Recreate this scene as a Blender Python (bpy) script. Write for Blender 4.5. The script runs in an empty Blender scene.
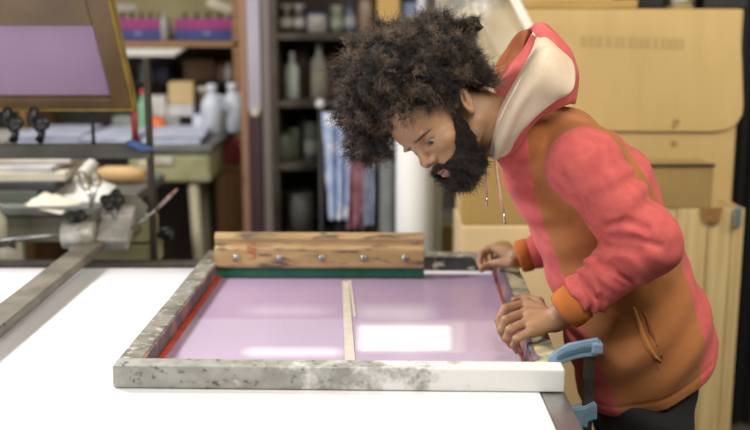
import bpy, bmesh, math, random
import numpy as np
from mathutils import Vector, Matrix
random.seed(7); rng = np.random.default_rng(11)
SC = bpy.context.scene
COL = SC.collection
R = math.radians

# ------------------------------------------------------------------ camera
PITCH = 10.8; CZ = 1.62; FPX = 1042.0
cam_d = bpy.data.cameras.new('camera'); cam = bpy.data.objects.new('camera', cam_d); COL.objects.link(cam)
cam.location = (0, 0, CZ); cam.rotation_euler = (R(90 - PITCH), 0, 0)
cam_d.sensor_width = 36; cam_d.lens = 36 * FPX / 750
cam_d.clip_start = .05
cam_d.dof.use_dof = True; cam_d.dof.focus_distance = 2.08; cam_d.dof.aperture_fstop = 1.9
SC.camera = cam

# ------------------------------------------------------------------ light
SC.view_settings.view_transform = 'Standard'; SC.view_settings.look = 'None'
SC.view_settings.gamma = 1; SC.view_settings.exposure = 0.0
w = bpy.data.worlds.new('world'); SC.world = w; w.use_nodes = True
w.node_tree.nodes['Background'].inputs[0].default_value = (1.0, .95, .88, 1)
w.node_tree.nodes['Background'].inputs[1].default_value = .14

def area(name, loc, target, size, power, col, sy=None):
    l = bpy.data.lights.new(name, 'AREA'); l.energy = power; l.color = col
    l.shape = 'RECTANGLE'; l.size = size; l.size_y = sy or size
    o = bpy.data.objects.new(name, l); COL.objects.link(o); o.location = loc
    o.rotation_euler = (Vector(target) - Vector(loc)).to_track_quat('-Z', 'Y').to_euler()
    return o
area('table_light', (-1.6, 2.7, 2.5), (-.3, 2.2, .95), .35, 60, (1, .98, .98), .35)
area('ceiling_light_front', (.5, .9, 2.85), (.3, 2.2, 1.0), 1.2, 42, (1, .95, .88), 1.0)
area('ceiling_light_right', (1.7, 1.7, 2.85), (1.0, 3.4, 1.2), 1.0, 40, (1, .92, .78), 1.0)
area('window_light_left', (-2.2, .6, 2.0), (.3, 2.3, 1.1), 1.2, 24, (.93, .96, 1), 1.4)
area('ceiling_light_back', (-1.2, 4.0, 2.85), (-1.2, 4.4, 1.0), 1.0, 11, (1, .97, .93), .6)

# ------------------------------------------------------------------ pixel helpers (place real things at real depths)
c_, s_ = math.cos(R(PITCH)), math.sin(R(PITCH))
def P(px, py, Y):
    t = (py - 215) / FPX; k = Y / (c_ - s_ * t)
    return ((px - 375) / FPX * k, Y, CZ - k * (s_ + c_ * t))
def onz(px, py, z):
    t = (py - 215) / FPX; k = (CZ - z) / (s_ + c_ * t)
    return ((px - 375) / FPX * k, (c_ - s_ * t) * k, z)
def XX(px, Y, py=150): return P(px, py, Y)[0]
def ZZ(py, Y): return P(375, py, Y)[2]
def V(*a): return Vector(a)

# ------------------------------------------------------------------ materials
def mat(name, col, rough=.6, metal=0, col2=None, scale=8, contrast=(.35, .65), bump=0, bscale=60, col3=None, scale3=3, c3=(.5, .6), stretch=None, trans=0, alpha=1, sheen=0, spec=None, emit=0, ior=None):
    m = bpy.data.materials.new(name); m.use_nodes = True
    n = m.node_tree.nodes; L = m.node_tree.links; b = n['Principled BSDF']
    b.inputs['Base Color'].default_value = (*col, 1); b.inputs['Roughness'].default_value = rough; b.inputs['Metallic'].default_value = metal
    if trans: b.inputs['Transmission Weight'].default_value = trans
    if alpha < 1: b.inputs['Alpha'].default_value = alpha
    if sheen: b.inputs['Sheen Weight'].default_value = sheen; b.inputs['Sheen Roughness'].default_value = .6
    if spec is not None: b.inputs['Specular IOR Level'].default_value = spec
    if ior: b.inputs['IOR'].default_value = ior
    tc = n.new('ShaderNodeTexCoord'); mp = n.new('ShaderNodeMapping'); L.new(tc.outputs['Object'], mp.inputs[0])
    if stretch: mp.inputs['Scale'].default_value = stretch
    def noise(sc, lo, hi, det=4):
        t = n.new('ShaderNodeTexNoise'); t.inputs['Scale'].default_value = sc; t.inputs['Detail'].default_value = det
        L.new(mp.outputs[0], t.inputs['Vector'])
        r = n.new('ShaderNodeMapRange'); r.inputs['From Min'].default_value = lo; r.inputs['From Max'].default_value = hi
        L.new(t.outputs['Fac'], r.inputs[0]); return r.outputs[0]
    out = None
    def mix(a, bcol, fac):
        x = n.new('ShaderNodeMix'); x.data_type = 'RGBA'; L.new(fac, x.inputs['Factor'])
        if isinstance(a, tuple): x.inputs['A'].default_value = (*a, 1)
        else: L.new(a, x.inputs['A'])
        x.inputs['B'].default_value = (*bcol, 1); return x.outputs['Result']
    if col2: out = mix(col, col2, noise(scale, *contrast))
    if col3: out = mix(out or col, col3, noise(scale3, *c3))
    if out: L.new(out, b.inputs['Base Color'])
    if bump:
        t = n.new('ShaderNodeTexNoise'); t.inputs['Scale'].default_value = bscale; t.inputs['Detail'].default_value = 5
        L.new(mp.outputs[0], t.inputs['Vector'])
        bp = n.new('ShaderNodeBump'); bp.inputs['Strength'].default_value = bump; bp.inputs['Distance'].default_value = .003
        L.new(t.outputs['Fac'], bp.inputs['Height']); L.new(bp.outputs[0], b.inputs['Normal'])
    return m
MC = {}
def cm(col, rough=.5, metal=0, **k):      # simple cached colour
    key = (col, rough, metal, tuple(sorted(k.items())))
    if key not in MC: MC[key] = mat('paint', col, rough, metal, col2=tuple(x * .8 for x in col), scale=14, **k)
    return MC[key]

M_table = mat('table_white', (.86, .85, .9), .35, col2=(.84, .83, .86), scale=3)
M_steel = mat('steel', (.45, .46, .46), .32, .85, col2=(.32, .33, .33), scale=9, bump=.1)
M_arm = mat('worn_aluminium', (.19, .17, .13), .55, .2, col2=(.12, .105, .08), scale=11, bump=.15, col3=(.06, .055, .05), scale3=30, c3=(.66, .74), stretch=(1, 1, 1))
M_cast = mat('scuffed_cast', (.55, .54, .50), .4, .3, col2=(.38, .37, .33), scale=30, col3=(.2, .19, .17), scale3=55, c3=(.6, .7), bump=.2)
M_blackknob = mat('black_plastic', (.012, .012, .013), .3)
M_railgrey = mat('stained_rail', (.25, .235, .19), .6, .1, col2=(.13, .125, .095), scale=30, contrast=(.42, .62), col3=(.48, .47, .42), scale3=45, c3=(.56, .66), bump=.3, bscale=90)
M_railnear = mat('stained_rail_front', (.40, .40, .36), .55, .1, col2=(.22, .225, .19), scale=42, contrast=(.5, .64), col3=(.62, .62, .58), scale3=24, c3=(.47, .58), bump=.3, bscale=90)
M_railin = mat('ink_stained_face', (.16, .11, .11), .5, 0, col2=(.07, .055, .07), scale=30, col3=(.34, .16, .13), scale3=16, c3=(.5, .6), bump=.2)
M_railyel = mat('paint_worn_rail', (.45, .42, .28), .6, 0, col2=(.12, .13, .10), scale=22, contrast=(.45, .62), col3=(.60, .45, .14), scale3=26, c3=(.6, .66), bump=.2)
M_red = mat('red_ink_edge', (.62, .085, .035), .5, col2=(.45, .05, .03), scale=40)
M_tape = mat('masking_tape', (.62, .56, .48), .6, col2=(.55, .48, .40), scale=30)
M_ply = mat('squeegee_wood', (.52, .36, .175), .5, col2=(.40, .26, .115), scale=5, contrast=(.35, .65), stretch=(1.6, 6, 9), col3=(.15, .11, .07), scale3=9, c3=(.54, .66), bump=.15)
M_green = mat('green_rubber', (.02, .17, .10), .4, col2=(.015, .12, .08), scale=30)
M_redpaint = mat('red_marker', (.52, .10, .05), .6)
M_clampblue = mat('clamp_blue', (.17, .29, .40), .38, .25, col2=(.26, .38, .48), scale=40, bump=.1)
M_clampbar = mat('clamp_bar', (.12, .11, .09), .45, .8, col2=(.07, .055, .04), scale=25, bump=.2)
M_card = mat('cardboard', (.60, .43, .185), .75, col2=(.56, .40, .165), scale=3, stretch=(6, 1, 1), bump=.06, bscale=30)
M_card2 = mat('cardboard_brown', (.36, .235, .08), .8, col2=(.30, .2, .07), scale=5)
M_cardtan = mat('cardboard_pale', (.74, .56, .31), .75, col2=(.68, .51, .28), scale=4)
M_pine = mat('pine_board', (.62, .48, .24), .55, col2=(.52, .37, .16), scale=3, stretch=(14, 4, .7), contrast=(.4, .6), bump=.05)
M_knot = mat('pine_stain', (.22, .10, .03), .6, col2=(.32, .17, .06), scale=60)
M_dark = mat('near_black', (.008, .008, .009), .7)
M_wooddk = mat('dark_wood', (.045, .032, .022), .6, col2=(.028, .02, .014), scale=6)
M_shelf = mat('shelf_grey_brown', (.10, .08, .06), .6, col2=(.06, .047, .035), scale=10)
M_woodshelf = mat('shelf_wood', (.34, .18, .08), .55, col2=(.25, .13, .05), scale=8, stretch=(1, 1, 6))
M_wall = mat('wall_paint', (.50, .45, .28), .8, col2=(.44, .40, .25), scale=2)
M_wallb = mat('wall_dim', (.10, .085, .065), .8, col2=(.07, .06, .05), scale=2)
M_floor = mat('concrete', (.16, .14, .12), .7, col2=(.10, .09, .08), scale=5, bump=.2)
M_gold = mat('varnished_frame', (.15, .09, .035), .4, col2=(.10, .06, .025), scale=5, bump=.1)
M_goldedge = mat('yellowed_edge', (.34, .25, .02), .4, col2=(.22, .15, .02), scale=20)
M_mauve = mat('mauve_mesh', (.36, .25, .38), .5, col2=(.33, .225, .35), scale=4)
M_purple = mat('purple_edge', (.20, .07, .18), .5)
M_olive = mat('machine_olive', (.36, .35, .19), .45, col2=(.27, .26, .14), scale=10, bump=.1)
M_greymach = mat('machine_grey', (.17, .17, .15), .5, .3, col2=(.10, .10, .09), scale=10)
M_paper = mat('paper', (.54, .52, .48), .7, col2=(.45, .43, .40), scale=12)
M_paperb = mat('paper_blue', (.52, .56, .68), .6, col2=(.42, .46, .60), scale=16)
M_cream = mat('cream_paper', (.58, .53, .41), .7, col2=(.5, .45, .34), scale=9)
M_plastic = mat('clear_plastic', (.88, .87, .80), .12, trans=.6, ior=1.3, alpha=.6)
M_hdpe = mat('milky_plastic', (.62, .66, .72), .35, col2=(.52, .56, .64), scale=20)
M_whitepole = mat('white_roll', (.92, .92, .90), .5)

# ------------------------------------------------------------------ object helpers
def deselect(): pass
def link(name, me, m, parent=None, loc=None):
    o = bpy.data.objects.new(name, me); COL.objects.link(o)
    if m is not None:
        for mm in (m if isinstance(m, (list, tuple)) else [m]): me.materials.append(mm)
    if parent is not None:
        root = parent
        while root.parent: root = root.parent
        me.transform(Matrix.Translation(-root.location)); o.parent = parent
    elif loc is not None:
        me.transform(Matrix.Translation(-Vector(loc))); o.location = loc
    return o
def tag(o, label=None, cat=None, group=None, kind=None):
    if label: o['label'] = label
    if cat: o['category'] = cat
    if group: o['group'] = group
    if kind: o['kind'] = kind
    return o
def thing(name, label, cat, loc, group=None):
    o = bpy.data.objects.new(name, None); COL.objects.link(o); o.location = loc; o.empty_display_size = .05
    return tag(o, label, cat, group)

class MB:
    def __init__(s): s.bm = bmesh.new()
    def _xf(s, vs, rot, loc):
        for v in vs: v.co = rot @ v.co + Vector(loc)
    def box(s, c, size, rot=None, bev=0, seg=2):
        r = bmesh.ops.create_cube(s.bm, size=1); vs = r['verts']
        for v in vs: v.co = Vector((v.co.x * size[0], v.co.y * size[1], v.co.z * size[2]))
        if bev:
            es = list({e for v in vs for e in v.link_edges})
            rr = bmesh.ops.bevel(s.bm, geom=es, offset=bev, segments=seg, affect='EDGES', profile=.5, clamp_overlap=True)
            vs = list({v for f in rr['faces'] for v in f.verts} | {v for v in vs if v.is_valid})
        s._xf(vs, rot or Matrix.Identity(3), c); return s
    def prism(s, pts, c, ex, ey, ez, thick, bev=0):
        # polygon pts (2D) in axes ex,ey; extruded along ez by thick centred
        ex, ey, ez = Vector(ex), Vector(ey), Vector(ez); c = Vector(c)
        a = [s.bm.verts.new(c + ex * x + ey * y - ez * thick / 2) for x, y in pts]
        b = [s.bm.verts.new(c + ex * x + ey * y + ez * thick / 2) for x, y in pts]
        fs = [s.bm.faces.new(a), s.bm.faces.new(b[::-1])]; n = len(pts)
        for i in range(n): fs.append(s.bm.faces.new((a[i], b[i], b[(i + 1) % n], a[(i + 1) % n])))
        bmesh.ops.recalc_face_normals(s.bm, faces=fs)
        if bev:
            es = list({e for f in fs[:2] for e in f.edges})
            bmesh.ops.bevel(s.bm, geom=es, offset=bev, segments=2, affect='EDGES', clamp_overlap=True)
        return s
    def tube(s, pts, r, n=12, cap=True, smooth=True):
        pts = [Vector(p) for p in pts]; rs = r if isinstance(r, (list, tuple)) else [r] * len(pts)
        rings = []; up = None
        for i, p in enumerate(pts):
            d = (pts[min(i + 1, len(pts) - 1)] - pts[max(i - 1, 0)]).normalized()
            if up is None:
                up = d.orthogonal().normalized()
            up = (up - d * up.dot(d)).normalized(); sd = d.cross(up)
            rings.append([s.bm.verts.new(p + (up * math.cos(a) + sd * math.sin(a)) * rs[i]) for a in [2 * math.pi * k / n for k in range(n)]])
        for a, b in zip(rings, rings[1:]):
            for k in range(n):
                f = s.bm.faces.new((a[k], a[(k + 1) % n], b[(k + 1) % n], b[k])); f.smooth = smooth
        if cap: s.bm.faces.new(rings[0][::-1]); s.bm.faces.new(rings[-1])
        return s
    def lathe(s, prof, c, n=24, axis=None, flat=(1, 1)):
        c = Vector(c); rings = []
        q = Vector((0, 0, 1)).rotation_difference(Vector(axis)).to_matrix() if axis is not None else Matrix.Identity(3)
        for r, z in prof:
            rings.append([s.bm.verts.new(c + q @ Vector((r * flat[0] * math.cos(a), r * flat[1] * math.sin(a), z))) for a in [2 * math.pi * k / n for k in range(n)]])
        for a, b in zip(rings, rings[1:]):
            for k in range(n):
                f = s.bm.faces.new((a[k], a[(k + 1) % n], b[(k + 1) % n], b[k])); f.smooth = True
        s.bm.faces.new(rings[0][::-1]); s.bm.faces.new(rings[-1]); return s
    def mesh(s):
        me = bpy.data.meshes.new('mesh'); s.bm.normal_update(); s.bm.to_mesh(me); s.bm.free(); return me
    def obj(s, name, m, parent=None, loc=None):
        return link(name, s.mesh(), m, parent, loc)
def rotz(a): return Matrix.Rotation(a, 3, 'Z')
def axes_mat(x, y, z): return Matrix((x, y, z)).transposed()

def loft(name, rows, m, parent, thick=.004, sub=2, wr=0, seed=1, loc=None):
    """cloth sheet through rows of 3D control points, given thickness"""
    rows = np.array(rows, float)
    def interp(A, n):
        k = A.shape[0]; out = []
        for t in np.linspace(0, k - 1, n):
            i = min(int(t), k - 2); f = t - i
            p0, p1, p2, p3 = A[max(i - 1, 0)], A[i], A[i + 1], A[min(i + 2, k - 1)]
            out.append(.5 * ((2 * p1) + (-p0 + p2) * f + (2 * p0 - 5 * p1 + 4 * p2 - p3) * f * f + (-p0 + 3 * p1 - 3 * p2 + p3) * f ** 3))
        return np.array(out)
    A = interp(rows, 40); A = interp(A.transpose(1, 0, 2), 28).transpose(1, 0, 2)
    if wr:
        r2 = np.random.default_rng(seed); u = np.linspace(0, 1, 40)[:, None]; v = np.linspace(0, 1, 28)[None]
        disp = sum(np.sin(2 * np.pi * (r2.uniform(-2.5, 2.5) * u + r2.uniform(1, 3) * v) + r2.uniform(0, 6)) for _ in range(4)) * wr / 3
        A[..., 1] += disp * np.sin(np.pi * v) ; A[..., 2] += disp * .5
    bm = bmesh.new(); vs = [[bm.verts.new(p) for p in row] for row in A]
    for i in range(len(vs) - 1):
        for j in range(len(vs[0]) - 1):
            f = bm.faces.new((vs[i][j], vs[i][j + 1], vs[i + 1][j + 1], vs[i + 1][j])); f.smooth = True
    bm.normal_update()
    me = bpy.data.meshes.new('cloth'); bm.to_mesh(me); bm.free()
    o = link(name, me, m, parent, loc)
    md = o.modifiers.new('thick', 'SOLIDIFY'); md.thickness = thick; md.offset = 0
    return o

# ------------------------------------------------------------------ setting
def struct(name, mb, m): 
    o = mb.obj(name, m, None, (0, 0, 0)); o['kind'] = 'structure'; return o
struct('floor', MB().box((0, 2.6, -.05), (6.4, 8.0, .1)), M_floor)
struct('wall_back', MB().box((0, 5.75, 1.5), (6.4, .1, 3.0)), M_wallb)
struct('wall_left', MB().box((-3.15, 2.6, 1.5), (.1, 6.2, 3.0)), M_wall)
struct('wall_right', MB().box((3.15, 2.6, 1.5), (.1, 6.2, 3.0)), M_wall)
struct('ceiling', MB().box((0, 2.6, 3.05), (6.4, 6.4, .1)), M_wall)
# ------------------------------------------------------------------ print table
TZ = .9415; FT = TZ + .045          # table top, top of the screen frame
t = thing('printing_table', 'long white printing table with a steel edge strip under the silkscreen frame', 'table', (-.6, 2.0, 0))
MB().box((-.75, 1.95, TZ - .012), (2.105, 1.66, .024), bev=.002).obj('table_top', M_table, t)
e = MB(); e.prism([(.3025, -.83), (.350, -.83), (.350, .83), (.3025, .83)], (0, 1.95, TZ - .016), (1, 0, 0), (0, 1, 0), (0, 0, 1), .030, bev=.003); e.obj('edge_strip', M_steel, t)
MB().box((-.75, 1.95, TZ - .062), (2.0, 1.5, .07), bev=.004).obj('apron', M_greymach, t)
for sx in (-1.6, .2):
    for sy in (1.3, 2.6):
        MB().box((sx, sy, (TZ - .1) / 2), (.06, .06, TZ - .1), bev=.004).obj('leg', M_greymach, t)
# sheet of paper with its edge at the far left of the table
pp = [onz(-60, 351, TZ + .0012), onz(42, 354, TZ + .0012), onz(-30, 450, TZ + .0012), onz(-160, 450, TZ + .0012)]

# ------------------------------------------------------------------ silkscreen frame
FA = R(-1.65); F0 = Vector((-.486, 1.838, 0)); FW, FD = .833, .968
fx = Vector((math.cos(FA), math.sin(FA), 0)); fy = Vector((-math.sin(FA), math.cos(FA), 0)); fz = Vector((0, 0, 1))
FR = axes_mat(fx, fy, fz)
def fl(x, y, z=0): return F0 + fx * x + fy * y + Vector((0, 0, TZ + z))
M_railfront = mat('painted_rail', (.36, .36, .32), .55, .1, col2=(.27, .27, .235), scale=30, contrast=(.4, .62), col3=(.11, .11, .09), scale3=60, c3=(.60, .68), bump=.3, bscale=90, stretch=(1, 1, 1.4))
n = M_railfront.node_tree.nodes; L = M_railfront.node_tree.links; b_ = n['Principled BSDF']; src = b_.inputs['Base Color'].links[0].from_socket
tc = n.new('ShaderNodeTexCoord'); sx = n.new('ShaderNodeSeparateXYZ'); L.new(tc.outputs['Object'], sx.inputs[0])
ns = n.new('ShaderNodeTexNoise'); ns.inputs['Scale'].default_value = 18; ns.inputs['Detail'].default_value = 6; ns.inputs['Roughness'].default_value = .65; L.new(tc.outputs['Object'], ns.inputs['Vector'])
ma = n.new('ShaderNodeMath'); ma.operation = 'MULTIPLY_ADD'; L.new(sx.outputs[0], ma.inputs[0]); ma.inputs[1].default_value = .75; L.new(ns.outputs['Fac'], ma.inputs[2])   # white paint worn off towards the left end
mr = n.new('ShaderNodeMapRange'); mr.inputs['From Min'].default_value = .46; mr.inputs['From Max'].default_value = .62; L.new(ma.outputs[0], mr.inputs[0])
x = n.new('ShaderNodeMix'); x.data_type = 'RGBA'; L.new(mr.outputs[0], x.inputs['Factor']); L.new(src, x.inputs['A']); x.inputs['B'].default_value = (.72, .72, .70, 1); L.new(x.outputs['Result'], b_.inputs['Base Color'])
scr = thing('silkscreen_frame', 'paint-stained silkscreen frame lying flat on the white table with lilac mesh', 'silkscreen', tuple(fl(FW / 2, FD / 2)))
def rail(name, x0, x1, y0, y1, m, z0=0.0012, z1=.045, bev=.0035):
    return MB().box(fl((x0 + x1) / 2, (y0 + y1) / 2, (z0 + z1) / 2), (x1 - x0, y1 - y0, z1 - z0), FR, bev=bev).obj(name, m, scr)
RW = .046
rail('front_rail', 0, FW, 0, .046, M_railfront)
rail('back_rail', RW, FW - .05, FD - .05, FD, M_railgrey)
rail('side_rail', 0, RW, .0462, FD, M_railgrey)
rail('side_rail', FW - .05, FW, .0462, FD, M_railyel)
# ink-stained inner faces, red strips along the mesh
MB().box(fl(RW + .0015, FD / 2, .026), (.003, FD - .1, .034), FR).obj('inner_face', M_railin, scr)
MB().box(fl(FW - .0515, FD / 2, .026), (.003, FD - .1, .034), FR).obj('inner_face', M_railin, scr)
MB().box(fl(FW / 2, FD - .0515, .024), (FW - .1, .003, .034), FR).obj('inner_face', mat('tarred_face', (.05, .055, .055), .5, col2=(.02, .022, .022), scale=20, col3=(.42, .40, .36), scale3=26, c3=(.56, .62)), scr)
MB().box(fl(FW - .047, FD / 2, .0455), (.010, FD - .1, .003), FR, bev=.001).obj('top_strip', mat('violet_strip', (.20, .17, .24), .45, col2=(.12, .10, .14), scale=30), scr)
MB().box(fl(RW + .008, FD / 2, .006), (.012, FD - .1, .006), FR, bev=.002).obj('red_strip', M_red, scr)
MB().box(fl(FW - .056, FD / 2, .005), (.009, FD - .1, .004), FR, bev=.002).obj('red_strip', mat('dark_red_edge', (.26, .07, .05), .5), scr)
# emulsion-coated mesh: soft pale patches and uncoated back border held as an attribute
def make_emulsion():
    nx, ny = 220, 260
    xs = np.linspace(RW + .002, FW - .052, nx); ys = np.linspace(.046, FD - .052, ny)
    X, Y = np.meshgrid(xs, ys, indexing='ij')
    co = np.stack([F0.x + fx.x * X + fy.x * Y, F0.y + fx.y * X + fy.y * Y, np.full_like(X, TZ + .004)], -1).reshape(-1, 3)
    me = bpy.data.meshes.new('emulsion'); idx = np.arange(nx * ny).reshape(nx, ny)
    q = np.stack([idx[:-1, :-1], idx[1:, :-1], idx[1:, 1:], idx[:-1, 1:]], -1).reshape(-1, 4)
    me.from_pydata(co.tolist(), [], q.tolist())
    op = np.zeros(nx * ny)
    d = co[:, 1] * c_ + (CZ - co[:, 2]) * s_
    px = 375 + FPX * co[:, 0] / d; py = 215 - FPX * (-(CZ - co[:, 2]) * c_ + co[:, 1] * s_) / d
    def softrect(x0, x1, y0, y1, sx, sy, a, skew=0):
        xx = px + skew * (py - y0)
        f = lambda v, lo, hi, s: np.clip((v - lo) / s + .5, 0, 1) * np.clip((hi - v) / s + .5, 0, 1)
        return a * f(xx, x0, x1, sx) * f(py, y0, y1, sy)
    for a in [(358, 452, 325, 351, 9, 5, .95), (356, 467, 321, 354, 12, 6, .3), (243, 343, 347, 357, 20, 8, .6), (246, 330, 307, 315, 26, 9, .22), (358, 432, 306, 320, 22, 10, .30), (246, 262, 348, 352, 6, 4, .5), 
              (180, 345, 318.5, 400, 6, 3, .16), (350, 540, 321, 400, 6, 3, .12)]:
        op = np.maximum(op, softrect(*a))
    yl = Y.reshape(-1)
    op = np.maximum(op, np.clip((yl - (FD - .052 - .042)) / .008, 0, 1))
    at = me.attributes.new('pale_mask', 'FLOAT', 'POINT'); at.data.foreach_set('value', op.astype(np.float32))
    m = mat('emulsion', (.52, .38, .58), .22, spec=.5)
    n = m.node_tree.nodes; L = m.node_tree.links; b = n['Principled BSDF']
    a = n.new('ShaderNodeAttribute'); a.attribute_name = 'pale_mask'
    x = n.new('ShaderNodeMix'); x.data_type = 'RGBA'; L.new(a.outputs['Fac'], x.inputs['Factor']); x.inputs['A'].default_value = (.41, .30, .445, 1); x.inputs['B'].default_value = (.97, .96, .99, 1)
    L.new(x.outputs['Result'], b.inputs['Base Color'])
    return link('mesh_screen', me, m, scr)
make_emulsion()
def tape(p0, p1, w0, w1, z):
    a, b = onz(*p0, TZ + z), onz(*p1, TZ + z)
    m = MB(); h = .0006
    q = [onz(p0[0] - w0, p0[1], TZ + z), onz(p0[0] + w0, p0[1], TZ + z), onz(p1[0] + w1, p1[1], TZ + z), onz(p1[0] - w1, p1[1], TZ + z)]
    c = Vector(q[0]); m.prism([((Vector(v) - c).x, (Vector(v) - c).y) for v in q], c, (1, 0, 0), (0, 1, 0), (0, 0, 1), h)
    return m
tape((345.5, 281), (350, 361), 3.2, 5.2, .0056).obj('tape_strip', M_tape, scr)
tape((350, 280), (355, 317), 1.2, 1.4, .0056).obj('tape_strip', M_tape, scr)

# ------------------------------------------------------------------ squeegee resting on the back of the frame
def squeegee():
    a = Vector(P(215, 268, 2.66)); b = Vector(P(424, 271, 2.655))
    a.z = b.z = TZ + .006
    ex = (b - a).normalized(); ln = (b - a).length
    tilt = R(12); up = Vector((0, math.sin(tilt), math.cos(tilt))); up = (up - ex * up.dot(ex)).normalized(); ey = up.cross(ex)   # ey: toward back
    t = thing('squeegee', 'wooden squeegee with green rubber blade leaning along the back of the frame', 'squeegee', tuple(a + ex * ln / 2))
    M = axes_mat(ex, ey, up)
    MB().box(a + ex * ln / 2 + up * .013, (ln, .010, .026), M, bev=.001).obj('blade', M_green, t)
    # handle: profile prism across ex
    prof = [(-.016, .024), (-.020, .030), (-.020, .072), (-.014, .082), (-.013, .090), (-.017, .100), (-.013, .117), (.012, .117), (.018, .102), (.018, .030), (.014, .024)]
    MB().prism(prof, a + ex * ln / 2, ey, up, ex, ln, bev=.002).obj('handle', M_ply, t)
    for i, px in enumerate((237, 280, 322, 364, 405)):
        c = a + ex * ((px - 215) / 209 * ln) + up * .050 - ey * .0205
        MB().lathe([(.0095, 0), (.0095, .002), (.007, .005), (.002, .0055)], c, 16, axis=-ey).obj('bolt', M_steel, t)
    # the painted 53, turned on its side
    def stroke(poly, ox, oz, sc):
        m = MB()
        pts = [a + ex * (ox + x * sc) + up * (oz + y * sc) - ey * .0206 for x, y in poly]
        m.tube(pts, .0022, 6); return m
    x0 = (248 - 215) / 209 * ln
    def face(pts):    # digits drawn on the bulged front face
        return pts
    five = [(0, 1), (0, 0), (.45, 0), (.45, .6), (.5, .85), (.75, 1), (1, .8), (1, .2), (.9, 0)]
    s3 = [(.05, .1), (0, .35), (.05, .8), (.25, 1), (.45, .85), (.5, .5), (.55, .85), (.8, 1), (1, .8), (1, .3), (.9, .1)]
    # digits run top to bottom: (u along text downward, v across)
    def digit(poly, zt):
        m = MB(); pts = [a + ex * (x0 + v * .022) + up * (zt - u * .015) - ey * .0199 for u, v in poly]
        m.tube(pts, .0015, 6); return m
    d = digit(five, .082); tmp = d.obj('painted_number', M_redpaint, t); tmp['label'] = 'faded red painted 5'
    d = digit(s3, .064); tmp = d.obj('painted_number', M_redpaint, t); tmp['label'] = 'faded red painted 3'
squeegee()

# ------------------------------------------------------------------ bar clamp
def clamp():
    Yc = 1.868
    j0 = Vector(P(591, 352, Yc))
    t = thing('bar_clamp', 'blue bar clamp gripping the right front corner of the silkscreen frame', 'clamp', tuple(P(590, 428, Yc)))
    s = Vector(P(591, 352, Yc)); up = Vector((0, 0, 1)); ez = Vector((0, 1, 0)); ex = Vector((1, 0, 0))
    def q(px, py): v = Vector(P(px, py, Yc)) - s; return (v.x, v.z)
    outer = [q(*p) for p in [(547, 362), (549, 357), (558, 350), (569, 344), (582, 341.5), (598, 338.5), (600, 341), (600, 351), (596, 355), (584, 356), (574, 358), (563, 362), (553, 366.5), (548, 366)]]
    MB().prism(outer, s, ex, up, ez, .020, bev=.003).obj('fixed_jaw', M_clampblue, t)
    ridge = [q(*p) for p in [(556, 355), (570, 348.5), (584, 345), (590, 345), (590, 350), (580, 351), (566, 355), (556, 359)]]
    MB().prism(ridge, s, ex, up, ez, .0245, bev=.002).obj('jaw_rib', mat('clamp_blue_dark', (.09, .16, .23), .4, .2), t)
    MB().box(Vector(P(596, 347, Yc)), (.022, .028, .022), bev=.004).obj('jaw_collar', M_clampblue, t)
    a, b = Vector(P(590, 348, Yc)), Vector(P(584.5, 470, Yc)); d = (a - b).normalized()
    MB().box((a + b) / 2, (.020, .009, (a - b).length), axes_mat(ez.cross(d), ez, d), bev=.0015).obj('bar', M_clampbar, t)
    low = [q(*p) for p in [(571, 407), (584, 405), (592, 401), (596, 404), (596, 417), (588, 420), (586, 426), (576, 424), (572, 416)]]
    MB().prism(low, s, ex, up, ez, .024, bev=.003).obj('sliding_jaw', M_clampblue, t)
    sp = Vector(P(574, 421, Yc)); 
    MB().tube([sp + V(0, 0, -.14), sp + V(-.001, 0, .0), sp + V(-.002, 0, .025)], .005, 10).obj('spindle', M_steel, t)
    MB().lathe([(.011, 0), (.013, .01), (.012, .05), (.014, .08), (.010, .085)], sp + V(0, 0, -.225), 14).obj('grip_handle', M_wooddk, t)
clamp()

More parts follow.
